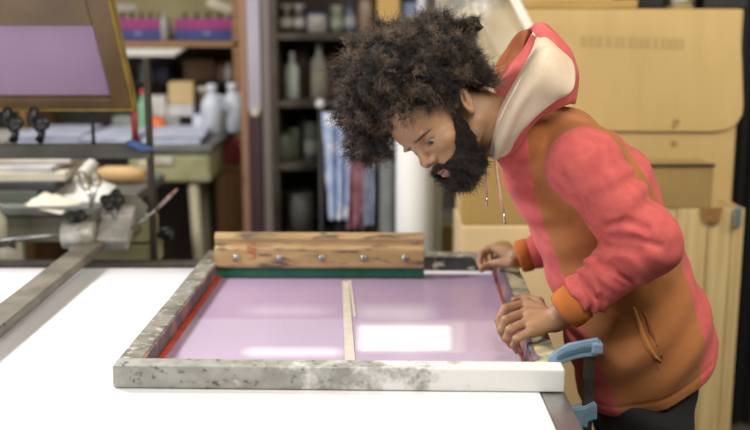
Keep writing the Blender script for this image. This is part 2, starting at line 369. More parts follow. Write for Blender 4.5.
# ------------------------------------------------------------------ press arm on the left
def press_arm():
    zA = .982
    a = Vector(onz(-60, 366, zA)); b = Vector(onz(134, 211, 1.0))
    b = a + (b - a) * .86
    t = thing('press_arm', 'scuffed metal squeegee arm of the press slanting over the left of the table', 'machine arm', (b.x, b.y, 0))
    d = (b - a).normalized(); up = (V(0, 0, 1) - d * d.z).normalized(); sd = d.cross(up); M = axes_mat(sd, d, up)
    MB().box((a + b) / 2, (.066, (b - a).length, .016), M, bev=.003).obj('flat_bar', M_arm, t)
    MB().box((a + b) / 2 - up * .012 + sd * .02, (.012, (b - a).length, .02), M, bev=.002).obj('stiffener', M_arm, t)
    # bracket block at the end of the arm
    bc = Vector(onz(117, 227, 1.028))
    tp = R(32); d2 = (d * math.cos(tp) + up * math.sin(tp)); u2 = sd.cross(d2) * -1; u2 = u2 if u2.z > 0 else -u2; M2 = axes_mat(sd, d2, u2)
    MB().box(bc, (.088, .15, .046), M2, bev=.006).obj('bracket', M_cast, t)
    MB().box(bc + u2 * .026 + d2 * .03, (.090, .035, .012), M2, bev=.003).obj('bracket_plate', mat('bracket_light', (.62, .61, .57), .4, .2, col2=(.46, .45, .42), scale=22), t)
    # clamp collar with the white rod
    cc = Vector(P(79, 235, bc.y - .06))
    MB().lathe([(.034, -.045), (.037, -.043), (.037, .043), (.034, .045)], cc, 28, axis=(1, 0.05, 0.03)).obj('clamp_collar', M_cast, t)
    MB().box(cc + V(0, .0, -.045), (.05, .05, .035), bev=.005).obj('collar_foot', M_cast, t)
    MB().tube([cc + V(-.03, 0, .002), Vector(P(-40, 243, cc.y - .02))], .0062, 12).obj('rod', M_steel, t)
    def knob(c, r, axis):
        m = MB(); m.lathe([(r * .45, -r * .9), (r * .5, 0), (r * .55, r * .3), (r * .3, r * .55)], c, 14, axis=axis)
        ax = Vector(axis).normalized(); e1 = ax.orthogonal().normalized(); e2 = ax.cross(e1)
        for k in range(4):
            an = k * 2 * math.pi / 4 + .4; pc = c + (e1 * math.cos(an) + e2 * math.sin(an)) * r * .75
            m.lathe([(r * .3, -r * .3), (r * .46, -r * .15), (r * .46, r * .35), (r * .3, r * .5)], pc, 10, axis=axis)
        return m.obj('star_knob', M_blackknob, t)
    knob(cc + V(-.004, 0, .052), .026, (0, -.15, 1))
    knob(Vector(P(113, 201, bc.y - .01)), .032, (-.2, -.5, .8))
    MB().tube([Vector(P(113, 201, bc.y - .01)), bc], .008, 10).obj('knob_stud', M_steel, t)
    # quadrant plate behind the bracket
    def q(px, py): v = Vector(P(px, py, bc.y + .05)); return (v.x, v.z)
    pl = [q(*p) for p in [(90, 218), (104, 202), (122, 194), (138, 196), (148, 206), (144, 219), (132, 232), (112, 236)]]
    o = Vector((0, bc.y + .05, 0)); MB().prism(pl, o, (1, 0, 0), (0, 0, 1), (0, 1, 0), .012, bev=.003).obj('quadrant_plate', mat('plate_grey', (.27, .26, .21), .45, .4, col2=(.2, .19, .15), scale=8), t)
    # thin trigger rod with worn red grip
    MB().tube([Vector(P(128, 232, bc.y)), Vector(P(157, 209, bc.y))], .0038, 8).obj('thin_rod', M_steel, t)
    MB().tube([Vector(P(156, 210, bc.y)), Vector(P(168, 198, bc.y)), Vector(P(177, 189, bc.y))], [.005, .006, .004], 10).obj('rod_grip', mat('worn_red_grip', (.25, .10, .10), .5, col2=(.5, .42, .42), scale=50), t)
    # olive casting and pedestal carrying the arm behind the table
    yb = bc.y + .17
    MB().box((XX(137, yb), yb, ZZ(228, yb)), (.10, .08, .075), rotz(.1), bev=.006).obj('olive_block', mat('olive_bright', (.46, .45, .24), .45, col2=(.38, .37, .19), scale=10), t)
    MB().box((XX(122, yb), yb + .01, ZZ(252, yb)), (.20, .10, .06), bev=.006).obj('olive_base', M_olive, t)
    MB().box((XX(122, yb), yb + .02, (ZZ(262, yb)) / 2), (.09, .09, ZZ(262, yb)), bev=.004).obj('pedestal', M_greymach, t)
    MB().tube([bc + d * .02, Vector((XX(137, yb), yb, ZZ(228, yb)))], .022, 14).obj('pivot', M_cast, t)
    kn = Vector(P(166, 234, yb)); MB().lathe([(.008, -.03), (.02, -.012), (.022, .01), (.014, .02)], kn, 14, axis=(1, -.3, 0)).obj('star_knob', M_blackknob, t)
    MB().tube([kn, Vector((XX(137, yb), yb, ZZ(230, yb)))], .006, 8).obj('knob_stud', M_steel, t)
press_arm()
def back_beam():
    Y = 2.90; zt = ZZ(262, Y)
    t = thing('press_beam', 'dark steel beam running behind the far edge of the white table', 'beam', (-.6, Y, 0))
    MB().box((-.55, Y, zt - .022), (1.9, .05, .046), bev=.003).obj('beam', mat('beam_steel', (.16, .145, .12), .5, .4, col2=(.09, .08, .07), scale=12), t)
    for x in (-1.42, .30): MB().box((x, Y, (zt - .045) / 2), (.05, .05, zt - .045), bev=.003).obj('leg', M_greymach, t)
back_beam()
# ------------------------------------------------------------------ smooth-union field modelling
class Field:
    def __init__(s, ax, ay, az):
        s.a = [np.asarray(v, np.float32) for v in (ax, ay, az)]
        s.F = np.full([len(v) for v in s.a], 1e3, np.float32)
    def sub(s, c, r):
        sl = []
        for i in range(3):
            lo = np.searchsorted(s.a[i], c[i] - r[i]); hi = np.searchsorted(s.a[i], c[i] + r[i])
            sl.append(slice(lo, max(hi, lo)))
        sl = tuple(sl)
        if any(x.stop - x.start < 1 for x in sl): return None, None
        g = np.meshgrid(*[s.a[i][sl[i]] for i in range(3)], indexing='ij', sparse=True)
        return sl, g
    def comb(s, sl, v, k, op='u'):
        A = s.F[sl]
        if op == 's': A2, v = A, -v
        if op == 'u':
            if k > 0:
                h = np.maximum(k - np.abs(A - v), 0) / k; s.F[sl] = np.minimum(A, v) - h * h * k * .25
            else: s.F[sl] = np.minimum(A, v)
        else:
            if k > 0:
                h = np.maximum(k - np.abs(A - v), 0) / k; s.F[sl] = np.maximum(A, v) + h * h * k * .25
            else: s.F[sl] = np.maximum(A, v)
    def ell(s, c, r, B=None, k=.01, op='u', pad=None):
        c = np.array(c, float); r = np.array(r, float); pad = pad if pad is not None else max(k, .006) + .006
        ext = np.full(3, max(r) + pad)
        sl, g = s.sub(c, ext)
        if sl is None: return
        d = [g[i] - np.float32(c[i]) for i in range(3)]
        if B is None: B = np.eye(3)
        B = np.array(B, float)
        q = [sum(np.float32(B[i][j]) * d[j] for j in range(3)) for i in range(3)]
        k0 = np.sqrt(sum((q[i] / np.float32(r[i])) ** 2 for i in range(3)))
        k1 = np.sqrt(sum((q[i] / np.float32(r[i] ** 2)) ** 2 for i in range(3))) + 1e-9
        s.comb(sl, (k0 * (k0 - 1) / k1).astype(np.float32), k, op)
    def cap(s, a, b, ra, rb, k=.01, op='u', sq=None, fn=None):
        a = np.array(a, float); b = np.array(b, float); m = max(ra, rb) * (sq or 1) + max(k, .006) + .012
        c = (a + b) / 2; ext = np.abs(b - a) / 2 + m
        sl, g = s.sub(c, ext)
        if sl is None: return
        v = capd(g, a, b, ra, rb, sq)
        if fn is not None: v = v + fn(*g)
        s.comb(sl, v.astype(np.float32), k, op)
def capd(g, a, b, ra, rb, sq=None):
    ky = 1.0 / (sq or 1)
    d = [(g[i] - np.float32(a[i])) * (np.float32(ky) if i == 1 else np.float32(1)) for i in range(3)]
    ab = (np.array(b) - np.array(a)) * np.array([1, ky, 1]); L2 = float(ab @ ab) + 1e-12
    t = np.clip(sum(d[i] * np.float32(ab[i] / L2) for i in range(3)), 0, 1)
    q = np.sqrt(sum((d[i] - t * np.float32(ab[i])) ** 2 for i in range(3)))
    return q - (ra + (rb - ra) * t)
def nets(fd):
    F = fd.F; ax, ay, az = fd.a; ins = F < 0
    nx, ny, nz = F.shape
    cnt = np.zeros((nx - 1, ny - 1, nz - 1), np.int8)
    for i in (0, 1):
        for j in (0, 1):
            for k in (0, 1): cnt += ins[i:nx - 1 + i, j:ny - 1 + j, k:nz - 1 + k]
    mask = (cnt > 0) & (cnt < 8); ci = np.argwhere(mask)
    vid = np.full(mask.shape, -1, np.int32); vid[mask] = np.arange(len(ci))
    offs = [(i, j, k) for i in (0, 1) for j in (0, 1) for k in (0, 1)]
    val = {o: F[ci[:, 0] + o[0], ci[:, 1] + o[1], ci[:, 2] + o[2]] for o in offs}
    pos = {o: np.stack([ax[ci[:, 0] + o[0]], ay[ci[:, 1] + o[1]], az[ci[:, 2] + o[2]]], -1).astype(float) for o in offs}
    acc = np.zeros((len(ci), 3)); n = np.zeros(len(ci))
    for o in offs:
        for d in range(3):
            if o[d] == 0:
                p = list(o); p[d] = 1; p = tuple(p)
                va, vb = val[o], val[p]; cr = (va < 0) != (vb < 0)
                t = np.where(cr, va / np.where(cr, va - vb, 1), 0)[:, None]
                acc += np.where(cr[:, None], pos[o] + t * (pos[p] - pos[o]), 0); n += cr
    V_ = acc / n[:, None]; faces = []
    def quads(cr, flip, A, B, C_, D):
        q = np.stack([vid[A], vid[B], vid[C_], vid[D]], -1)
        q = np.where(flip[:, None], q[:, ::-1], q); faces.append(q)
    for d in range(3):
        sl0 = [slice(1, -1)] * 3; sl1 = [slice(1, -1)] * 3
        sl0[d] = slice(0, -1); sl1[d] = slice(1, None)
        a, b = ins[tuple(sl0)], ins[tuple(sl1)]
        w_ = np.argwhere(a != b); base = w_.copy()
        for i in range(3):
            if i != d: base[:, i] += 1
        fl_ = ~a[tuple(w_.T)]
        e1, e2 = (d + 1) % 3, (d + 2) % 3
        def cell(m1, m2):
            x = base.copy(); x[:, e1] -= m1; x[:, e2] -= m2; return tuple(x.T)
        quads(None, fl_, cell(1, 1), cell(0, 1), cell(0, 0), cell(1, 0))
    return V_, np.concatenate(faces)
def relax(Vt, Q, it=1, lam=.5, w=None):
    E_ = np.concatenate([Q[:, [0, 1]], Q[:, [1, 2]], Q[:, [2, 3]], Q[:, [3, 0]]]); n = len(Vt)
    deg = np.bincount(E_.ravel(), minlength=n).astype(float)
    for _ in range(it):
        s = np.stack([np.bincount(E_[:, 0], Vt[E_[:, 1], i], n) + np.bincount(E_[:, 1], Vt[E_[:, 0], i], n) for i in range(3)], -1) / deg[:, None]
        Vt = Vt + lam * (s - Vt) * (1 if w is None else w[:, None])
    return Vt
def npmesh(name, Vt, Q, attrs=None, mats=None, midx=None):
    me = bpy.data.meshes.new(name)
    me.vertices.add(len(Vt)); me.vertices.foreach_set('co', Vt.astype(np.float32).ravel())
    me.loops.add(Q.size); me.loops.foreach_set('vertex_index', Q.astype(np.int32).ravel())
    me.polygons.add(len(Q)); me.polygons.foreach_set('loop_start', np.arange(0, Q.size, 4, dtype=np.int32))
    try: me.polygons.foreach_set('loop_total', np.full(len(Q), 4, np.int32))
    except Exception: pass
    me.polygons.foreach_set('use_smooth', np.ones(len(Q), bool))
    for k, v in (attrs or {}).items():
        at = me.attributes.new(k, 'FLOAT', 'POINT'); at.data.foreach_set('value', v.astype(np.float32))
    me.update(calc_edges=True); me.validate(); return me
def axis(lo, hi, fine, coarse, spans):
    out = [lo]; 
    while out[-1] < hi:
        x = out[-1]; out.append(x + (fine if any(a <= x < b for a, b in spans) else coarse))
    return out

# ------------------------------------------------------------------ the man
HY = 2.07
man = thing('person', 'bearded man with a big afro and pink and tan hoodie bending over the silkscreen', 'person', (.62, 2.22, 0))
# head frame, units = photo pixels at the head
tor = Vector(P(450, 121, HY)); hs = (HY * c_ + (CZ - tor.z) * s_) / FPX
iR = Vector((1, 0, 0)); iD = Vector((0, -s_, -c_)); iL = Vector((0, -c_, s_))
aF = R(45); F_ = -math.cos(aF) * iR + math.sin(aF) * iD; D_ = math.sin(aF) * iR + math.cos(aF) * iD
yaw = R(28); Fv = math.cos(yaw) * F_ + math.sin(yaw) * iL; Lv = math.cos(yaw) * iL - math.sin(yaw) * F_; Dv = D_
HB = np.array([list(Fv), list(Dv), list(Lv)])
def H(f, d, l=0): return tor + (Fv * f + Dv * d + Lv * l) * hs
def hrot(ang_fd=0, ang_fl=0):     # basis rotated inside the head frame
    a = np.array([[math.cos(ang_fd), math.sin(ang_fd), 0], [-math.sin(ang_fd), math.cos(ang_fd), 0], [0, 0, 1]])
    b = np.array([[math.cos(ang_fl), 0, math.sin(ang_fl)], [0, 1, 0], [-math.sin(ang_fl), 0, math.cos(ang_fl)]])
    return b @ a @ HB

def sample(Fd, A, Vt):
    ix = []
    for i in range(3): ix.append(np.clip(((Vt[:, i] - A[i][0]) / (A[i][1] - A[i][0])), 0, len(A[i]) - 1.001))
    i0 = [v.astype(int) for v in ix]; f = [v - a for v, a in zip(ix, i0)]; out = 0
    for i in (0, 1):
        for j in (0, 1):
            for k_ in (0, 1):
                wgt = (f[0] if i else 1 - f[0]) * (f[1] if j else 1 - f[1]) * (f[2] if k_ else 1 - f[2])
                out = out + wgt * np.clip(Fd[i0[0] + i, i0[1] + j, i0[2] + k_], -1, 1)
    return out
hipc = Vector(P(648, 372, 2.22))
nearS = Vector(P(584, 166, 2.03)); farS = Vector(P(560, 150, 2.42))
nearE = Vector(P(646, 243, 1.97)); farE = Vector(P(590, 235, 2.50))
nearW = Vector(onz(556, 319, FT + .040)); farW = Vector(onz(516, 258, FT + .045))

xs_ = axis(-.05, .98, .0021, .008, [(-.02, .42)])
ys_ = axis(1.84, 2.74, .0021, .008, [(1.93, 2.24), (2.42, 2.64)])
zs_ = axis(0.0, 1.60, .0021, .010, [(.955, 1.07), (1.20, 1.50)])
B = Field(xs_, ys_, zs_)
# --- trunk, legs (under the clothes)
nk0 = Vector(P(480, 121, HY + .01)); nk1 = Vector(P(545, 146, 2.18))
B.cap(P(548, 168, 2.18), P(590, 215, 2.22), .045, .075, .04, sq=1.3)
B.cap(P(590, 215, 2.22), P(630, 320, 2.23), .085, .085, .04, sq=1.3)
B.cap(P(630, 320, 2.23), hipc + V(-.02, 0, 0), .085, .08, .04, sq=1.2)
for S_, E2, W_, in ((nearS, nearE, nearW), (farS, farE, farW)):
    B.cap(P(556, 175, 2.18), S_, .045, .045, .03); B.cap(S_, E2, .045, .038, .03); B.cap(E2, W_, .038, .026, .02)
for sgn, kx, fxx in ((-1, .56, .66), (1, .60, .72)):
    hp = hipc + V(-.02, sgn * .085, -.06); kn = Vector((kx + .02, 2.22 + sgn * .11, .50)); an = Vector((fxx, 2.22 + sgn * .13, .09))
    B.cap(hp, kn, .070, .055, .04); B.cap(kn, an, .056, .038, .03); B.cap(an + V(0.01, 0, -.04), an + V(-.17, 0, -.055), .036, .028, .03)
# --- neck
B.cap(Vector(P(474, 116, HY)), nk0, 26 * hs, 28 * hs, .02); B.cap(nk0, P(536, 152, 2.16), 28 * hs, 26 * hs, .03)
# --- head
h = hs
B.ell(H(2, -30), (52 * h, 45 * h, 38 * h), HB, .02)
B.ell(H(29, -20), (23 * h, 25 * h, 30 * h), HB, .02)
B.ell(H(26, 8), (22 * h, 32 * h, 27 * h), HB, .02)
B.ell(H(25, 32), (21 * h, 19 * h, 20 * h), HB, .015)
B.ell(H(38, 45), (8 * h, 8 * h, 10 * h), HB, .012)
for sg in (-1, 1):
    B.cap(H(-2, 20, sg * 29), H(33, 44, sg * 9), 7 * h, 7.5 * h, .016)
    B.ell(H(34, 9, sg * 21), (11 * h, 8 * h, 8 * h), hrot(0, sg * -.5), .012)     # cheekbone
    B.ell(H(46.5, -10.5, sg * 12), (4.5 * h, 3.0 * h, 11 * h), hrot(0, sg * -.35), .007)  # brow ridge
    B.ell(H(51.5, 0, sg * 15), (9.0 * h, 5.6 * h, 9.6 * h), hrot(0, sg * -.35), .006, 's')       # socket
    B.ell(H(38.6, -.4, sg * 15.5), (6.8 * h, 6.6 * h, 7.6 * h), hrot(0, sg * -.3), .003)     # lids
    B.ell(H(45.2, 1.9, sg * 15.8), (4.4 * h, 2.0 * h, 7.0 * h), hrot(-.1, sg * -.35), .001, 's')
# nose
B.cap(H(48.0, -8), H(55.0, 10), 2.8 * h, 4.0 * h, .008)
B.ell(H(55.4, 12.2), (5.0 * h, 4.4 * h, 5.2 * h), HB, .005)
B.ell(H(46, 14.5), (7 * h, 4 * h, 8 * h), HB, .007)
for sg in (-1, 1):
    B.ell(H(50.5, 14.2, sg * 6.6), (5.6 * h, 4.3 * h, 3.5 * h), HB, .0035)
    B.ell(H(52.0, 18.4, sg * 4.2), (3.4 * h, 2.6 * h, 2.1 * h), HB, .002, 's')
# mouth
B.ell(H(43, 27), (7 * h, 9 * h, 13 * h), HB, .01)
B.ell(H(47.6, 27.8), (4.0 * h, 2.8 * h, 9.2 * h), HB, .004); B.ell(H(46.4, 33.4), (4.4 * h, 3.2 * h, 8.2 * h), HB, .004)
B.ell(H(52.8, 30.6), (5 * h, .8 * h, 9 * h), HB, .0015, 's')
# ears
for sg in (-1, 1):
    e0 = H(-4, -3, sg * 39.5); Re = hrot(R(-26), sg * .45)
    B.ell(e0, (8.6 * h, 13.8 * h, 3.4 * h), Re, .003)
    B.ell(e0 + Lv * sg * 3.2 * h + Fv * 1.2 * h - Dv * 1.0 * h, (5.6 * h, 9.8 * h, 3.8 * h), Re, .002, 's')
    B.ell(e0 + Lv * sg * 1.0 * h - Fv * .5 * h - Dv * 1 * h, (2.2 * h, 7 * h, 2.0 * h), Re, .002)
    B.ell(e0 + Lv * sg * 0.5 * h + Fv * 6.0 * h + Dv * 3 * h, (2.4 * h, 3.2 * h, 2.6 * h), Re, .002)
    B.ell(e0 + Dv * 11 * h + Fv * 4 * h, (4 * h, 4.2 * h, 2.6 * h), Re, .003)
# --- hands
def finger(pts, r0, r1):
    pts = [Vector(p) for p in pts]; n = len(pts) - 1
    for i in range(n):
        ra = r0 + (r1 - r0) * i / n; rb = r0 + (r1 - r0) * (i + 1) / n
        B.cap(pts[i], pts[i + 1], ra, rb, .0012)
        if 0 < i: B.ell(pts[i], (ra * 1.10,) * 3, None, .003)
Zf = FT
near_f = [[(527, 303, .034), (505, 308.5, .030), (498.5, 320, .010), (501, 332, -.010)],
          [(526, 312.5, .036), (505.5, 320, .030), (501.5, 330, .010), (505, 339, -.010)],
          [(527.5, 322, .035), (510, 330, .028), (507, 338.5, .010), (511, 345, -.008)],
          [(531, 331.5, .030), (516.5, 339, .024), (513.5, 345.5, .009), (517, 351, -.006)]]
def hand(fs, W_, r, palm_c, thumb):
    W_ = Vector(W_); mc = []
    for i, f in enumerate(fs):
        pts = [Vector(onz(a, b_, Zf + z)) for a, b_, z in f]; mc.append(pts[0])
        finger(pts, r * 1.06 * (1.0 if i < 3 else .88), r * (.80 if i < 3 else .70))
    for m in mc:
        base = W_ + (m - W_) * .18
        B.cap(base, m, .0125, r * 1.08, .008)
        B.ell(m + V(0, 0, .0018), (r * 1.08,) * 3, None, .004)
    for tt, rr_ in ((.90, .0108), (.72, .0125), (.52, .0138), (.32, .0155), (.12, .018)):
        for a, b_ in zip(mc, mc[1:]):
            B.cap(W_ * (1 - tt) + a * tt - V(0, 0, .0035), W_ * (1 - tt) + b_ * tt - V(0, 0, .0035), rr_, rr_, .008)
    tp = [Vector(p) for p in thumb]
    for i in range(len(tp) - 1): B.cap(tp[i], tp[i + 1], (.0145, .0108, .0098)[i], (.0108, .0098, .0080)[i], .005)
    return mc
mcN = hand(near_f, nearW, .0094, None, [nearW + V(-.018, .018, -.008), Vector(onz(539, 302, Zf + .022)), Vector(onz(524, 298, Zf + .012)), Vector(onz(514, 300, Zf + .010))])
far_f = [[(496, 248, .040), (482, 253, .030), (479.5, 262, .008), (482, 270, -.008)],
         [(499, 245.5, .042), (487, 249, .034), (484, 259, .006), (486, 268, -.010)],
         [(503, 245, .040), (493, 247, .034), (490, 255, .006), (491, 264, -.010)],
         [(507, 245.5, .036), (499, 246, .032), (496, 253, .006), (497, 261, -.010)]]
mcF = hand(far_f, farW, .0092, None, [farW + V(-.012, -.020, -.006), Vector(onz(503, 262, Zf + .028)), Vector(onz(491, 264, Zf + .018)), Vector(onz(482, 268, Zf + .010))])

VB, QB = nets(B); del B
VB = relax(VB, QB, 2, .45)
# skin colour attributes: lips / cloth legs
Lh = (VB - np.array(tor)) @ HB.T / hs
lips = np.exp(-(((Lh[:, 0] - 50.5) / 5) ** 2 + ((Lh[:, 1] - 30.8) / 5.4) ** 2 + (Lh[:, 2] / 9.5) ** 2) ** 2)
brow = np.zeros(len(VB)); 
for sg in (-1, 1):
    ll = Lh[:, 2] * sg; cen = -9.0 + .10 * (ll - 6)
    brow = np.maximum(brow, np.clip((2.6 - .045 * ll - np.abs(Lh[:, 1] - cen)) / 1.3, 0, 1) * np.clip((ll - 4) / 3, 0, 1) * np.clip(((27 if sg > 0 else 17) - ll) / 4, 0, 1) * (Lh[:, 0] > 25))
lash = np.zeros(len(VB))
for sg in (-1, 1):
    lash = np.maximum(lash, np.exp(-(((Lh[:, 1] + 0.3) / 1.5) ** 2 + ((Lh[:, 2] * sg - 15.8) / 7.4) ** 6)) * (Lh[:, 0] > 35))
mb = npmesh('body', VB, QB, {'lips': lips, 'brow': np.maximum(brow * .9, lash * .8)})
M_skin = mat('skin', (.36, .20, .105), .55, col2=(.30, .16, .082), scale=25, bump=.06, bscale=300)
n = M_skin.node_tree.nodes; L = M_skin.node_tree.links; b_ = n['Principled BSDF']
b_.inputs['Subsurface Weight'].default_value = .12; b_.inputs['Subsurface Radius'].default_value = (1, .35, .2); b_.inputs['Subsurface Scale'].default_value = .004
src = b_.inputs['Base Color'].links[0].from_socket
for an, colr in (('lips', (.24, .105, .085)), ('brow', (.018, .010, .007))):
    a = n.new('ShaderNodeAttribute'); a.attribute_name = an; x = n.new('ShaderNodeMix'); x.data_type = 'RGBA'
    L.new(a.outputs['Fac'], x.inputs['Factor']); L.new(src, x.inputs['A']); x.inputs['B'].default_value = (*colr, 1); src = x.outputs['Result']
L.new(src, b_.inputs['Base Color'])
body = link('body', mb, M_skin, man)
for sg in (-1, 1):     # eyes
    c = H(39.0, 0.3, sg * 15.5)
    m = MB(); q = (Fv * .92 + Dv * .36 + Lv * sg * .10).normalized()
    m.lathe([(6.4 * h * math.sin(a), -6.4 * h * math.cos(a)) for a in np.linspace(.02, math.pi - .45, 20)], c, 24, axis=q)
    ey = m.obj('eye', mat('eye_white', (.40, .35, .31), .2), man)
    m = MB(); m.lathe([(6.5 * h * math.sin(a), 6.5 * h * math.cos(a)) for a in np.linspace(.52, .02, 6)], c, 20, axis=q); m.obj('iris', mat('iris', (.02, .010, .006), .12), ey)

# ------------------------------------------------------------------ hoodie
HD = Field(np.arange(.22, .80, .0034), np.arange(1.82, 2.66, .0042), np.arange(.70, 1.50, .0034))
tr = [(P(546, 150, 2.19), .078), (P(582, 192, 2.21), .132), (P(613, 258, 2.22), .142), (P(638, 330, 2.22), .154), (P(646, 395, 2.22), .150)]
SQ = 1.22
def torso(fd):
    for (a, ra), (b2, rb) in zip(tr, tr[1:]): fd.cap(a, b2, ra, rb, .03, sq=SQ)
    fd.cap(P(520, 144, 2.10), P(548, 172, 2.17), .056, .098, .03); fd.cap(P(560, 140, 2.17), P(612, 190, 2.21), .068, .092, .03, sq=1.2); fd.cap(P(560, 150, 2.20), nearS + V(0.01, .03, .0), .075, .078, .035); fd.cap(P(560, 150, 2.20), farS, .075, .080, .035)
r4 = np.random.default_rng(4)
cuffN0 = nearW + (nearE - nearW) * .10; cuffN1 = nearW + (nearE - nearW) * .34
dN = (nearE - nearW).normalized()
def folds(x, y, z):
    u = (x - nearE.x) * (-dN.x) + (y - nearE.y) * (-dN.y) + (z - nearE.z) * (-dN.z)    # 0 elbow -> .27 wrist
    s2 = (z - nearE.z) * .9 + (x - nearE.x) * .45
    near = np.clip((u - .05) / .10, 0, 1) * np.clip((.30 - u) / .03, 0, 1)
    v_ = x * dN.z - z * dN.x     # across the sleeve
    a = .0085 * near * np.sin(2 * np.pi * (u / .046 + 5 * (y - 2.0) + 7 * v_ + .35 * np.sin(u * 60 + y * 20))) * (.6 + .4 * np.sin(v_ * 55 + u * 30))
    b = .0055 * near * np.sin(2 * np.pi * (u / .027 - 12 * (y - 2.0) - 6 * v_ + .8 * np.sin(v_ * 35))) * (.5 + .5 * np.sin(v_ * 40 - u * 45 + 2))
    e = np.exp(-((u - .01) / .05) ** 2)
    c = .0095 * e * np.sin(2 * np.pi * (s2 / .05 + 3 * y + .3 * np.sin(x * 50))) * (.4 + .6 * np.clip((nearE.x + .01 - x) / .05, 0, 1))
    return a + b + c
def upfold(x, y, z):
    s2 = (x - nearS.x) * .75 - (z - nearS.z) * .65
    return .0055 * np.sin(2 * np.pi * (s2 / .075 + .6 * np.sin(z * 22 + y * 9))) * np.clip(s2 / .08, 0, 1)
torso(HD)
Tor = HD.F.copy()
ARM = Field(HD.a[0], HD.a[1], HD.a[2])
elb = nearE
midA = nearS * .5 + elb * .5
ARM.cap(nearS, midA, .074, .062, 0, fn=upfold); ARM.cap(midA, elb, .062, .062, .02, fn=upfold)
ARM.cap(elb, nearW + (nearE - nearW) * .395, .063, .046, .03, fn=folds)
ARM.cap(farS, farE, .082, .066, 0); ARM.cap(farE, farW + (farE - farW) * .30, .064, .043, .02)
k = .016; hh = np.maximum(k - np.abs(Tor - ARM.F), 0) / k
HD.F = np.minimum(Tor, ARM.F) - hh * hh * k * .25
X, Y, Z = np.meshgrid(*HD.a, indexing='ij', sparse=True)
# armhole seam groove and body folds
HD.F += (.0016 * np.exp(-((Tor - ARM.F) / .004) ** 2)).astype(np.float32)
drape = .0035 * np.sin(2 * np.pi * ((X * .8 + Z * .25) / .085 + .7 * np.sin(Z * 16 + 1))) * np.clip((1.15 - Z) / .3, 0, 1) + .0025 * np.sin(2 * np.pi * (X * 1.0 - Z * 1.1) / .12 + 9 * Y)
HD.F += (drape * np.clip((ARM.F) / .02, 0, 1)).astype(np.float32)
def surf_px(px, py, A=None):
    for Yq in np.arange(1.84, 2.3, .003):
        if sample(HD.F, HD.a, np.array(P(px, py, Yq))[None])[0] < 0: return Yq
    return 2.0
for ln_, rr_, dp in (([(606, 226), (626, 222), (648, 228)], .006, .0045), ([(603, 246), (624, 249), (648, 251)], .0065, .0045), ([(592, 262), (610, 268), (634, 282)], .0065, .005), ([(578, 284), (589, 290), (604, 302)], .006, .0025),
                     ([(563, 178), (576, 200), (592, 222)], .006, .003), ([(612, 238), (636, 240), (660, 246)], .005, .003)):
    q_ = [Vector(P(a_, b2, surf_px(a_, b2) - rr_ + dp)) for a_, b2 in ln_]
    for a_, b2 in zip(q_, q_[1:]): HD.cap(a_, b2, rr_, rr_ * .8, .012, 's')
# cut at the hem: slanted plane, with a sewn band above it
h0 = np.array(P(573, 425, 2.1)); h1 = np.array(P(716, 373, 2.1)); hd = h1 - h0; hn = np.array([hd[2], 0, -hd[0]]); hn /= np.linalg.norm(hn)
hb = (X - h0[0]) * hn[0] + (Z - h0[2]) * hn[2] - .012 * np.sin(np.clip((X - h0[0]) / (h1[0] - h0[0]), 0, 1) * np.pi)
HD.F += (.0022 * np.exp(-((hb + .026) / .0035) ** 2)).astype(np.float32) + (.004 * np.clip((hb + .026) / .026, 0, 1) ** 2).astype(np.float32)
HD.F = np.maximum(HD.F, hb.astype(np.float32))
HD.F[HD.F > 1] = 1
VH, QH = nets(HD); VH = relax(VH, QH, 2, .4)
def polysd(pts, x, y):      # + inside
    n_ = len(pts); d = np.full(x.shape, 1e9); ins = np.zeros(x.shape, bool)
    for i in range(n_):
        ax_, ay_ = pts[i]; bx, by = pts[(i + 1) % n_]; ex, ey = bx - ax_, by - ay_
        t = np.clip(((x - ax_) * ex + (y - ay_) * ey) / (ex * ex + ey * ey), 0, 1)
        d = np.minimum(d, (x - ax_ - t * ex) ** 2 + (y - ay_ - t * ey) ** 2)
        c = ((ay_ > y) != (by > y)) & (x < ex * (y - ay_) / (ey + 1e-12) + ax_); ins ^= c
    return np.where(ins, 1, -1) * np.sqrt(d)
tanp = [P(a, b2, 2.04)[0::2] for a, b2 in [(529, 108), (548, 100), (575, 100), (600, 113), (634, 146), (668, 205), (680, 243), (698, 292), (707, 345), (704, 400), (640, 440), (624, 420), (614, 392), (602, 366), (588, 335), (576, 298), (562, 262), (549, 230), (539, 200), (531, 165), (527, 135)]]
pan = polysd(tanp, VH[:, 0], VH[:, 2])
tv, av = sample(Tor, HD.a, VH), sample(ARM.F, HD.a, VH)
pan = np.minimum(pan, (av - tv))
# yoke continues over the top of the shoulder around the sleeve head
me = npmesh('hoodie', VH, QH, {'panel': pan * 100})
M_hood = mat('hoodie_fleece', (.56, .115, .108), .9, col2=(.48, .09, .085), scale=40, bump=.25, bscale=420, sheen=.06)
n = M_hood.node_tree.nodes; L = M_hood.node_tree.links; b_ = n['Principled BSDF']; b_.inputs['Specular IOR Level'].default_value = .15
a = n.new('ShaderNodeAttribute'); a.attribute_name = 'panel'
g = n.new('ShaderNodeMapRange'); g.inputs['From Min'].default_value = -.08; g.inputs['From Max'].default_value = .08; L.new(a.outputs['Fac'], g.inputs[0])
tn = n.new('ShaderNodeTexNoise'); tn.inputs['Scale'].default_value = 22; tn.inputs['Detail'].default_value = 5
tm = n.new('ShaderNodeMix'); tm.data_type = 'RGBA'; tm.inputs['A'].default_value = (.40, .155, .052, 1); tm.inputs['B'].default_value = (.31, .115, .038, 1); L.new(tn.outputs['Fac'], tm.inputs['Factor'])
x = n.new('ShaderNodeMix'); x.data_type = 'RGBA'; src = b_.inputs['Base Color'].links[0].from_socket
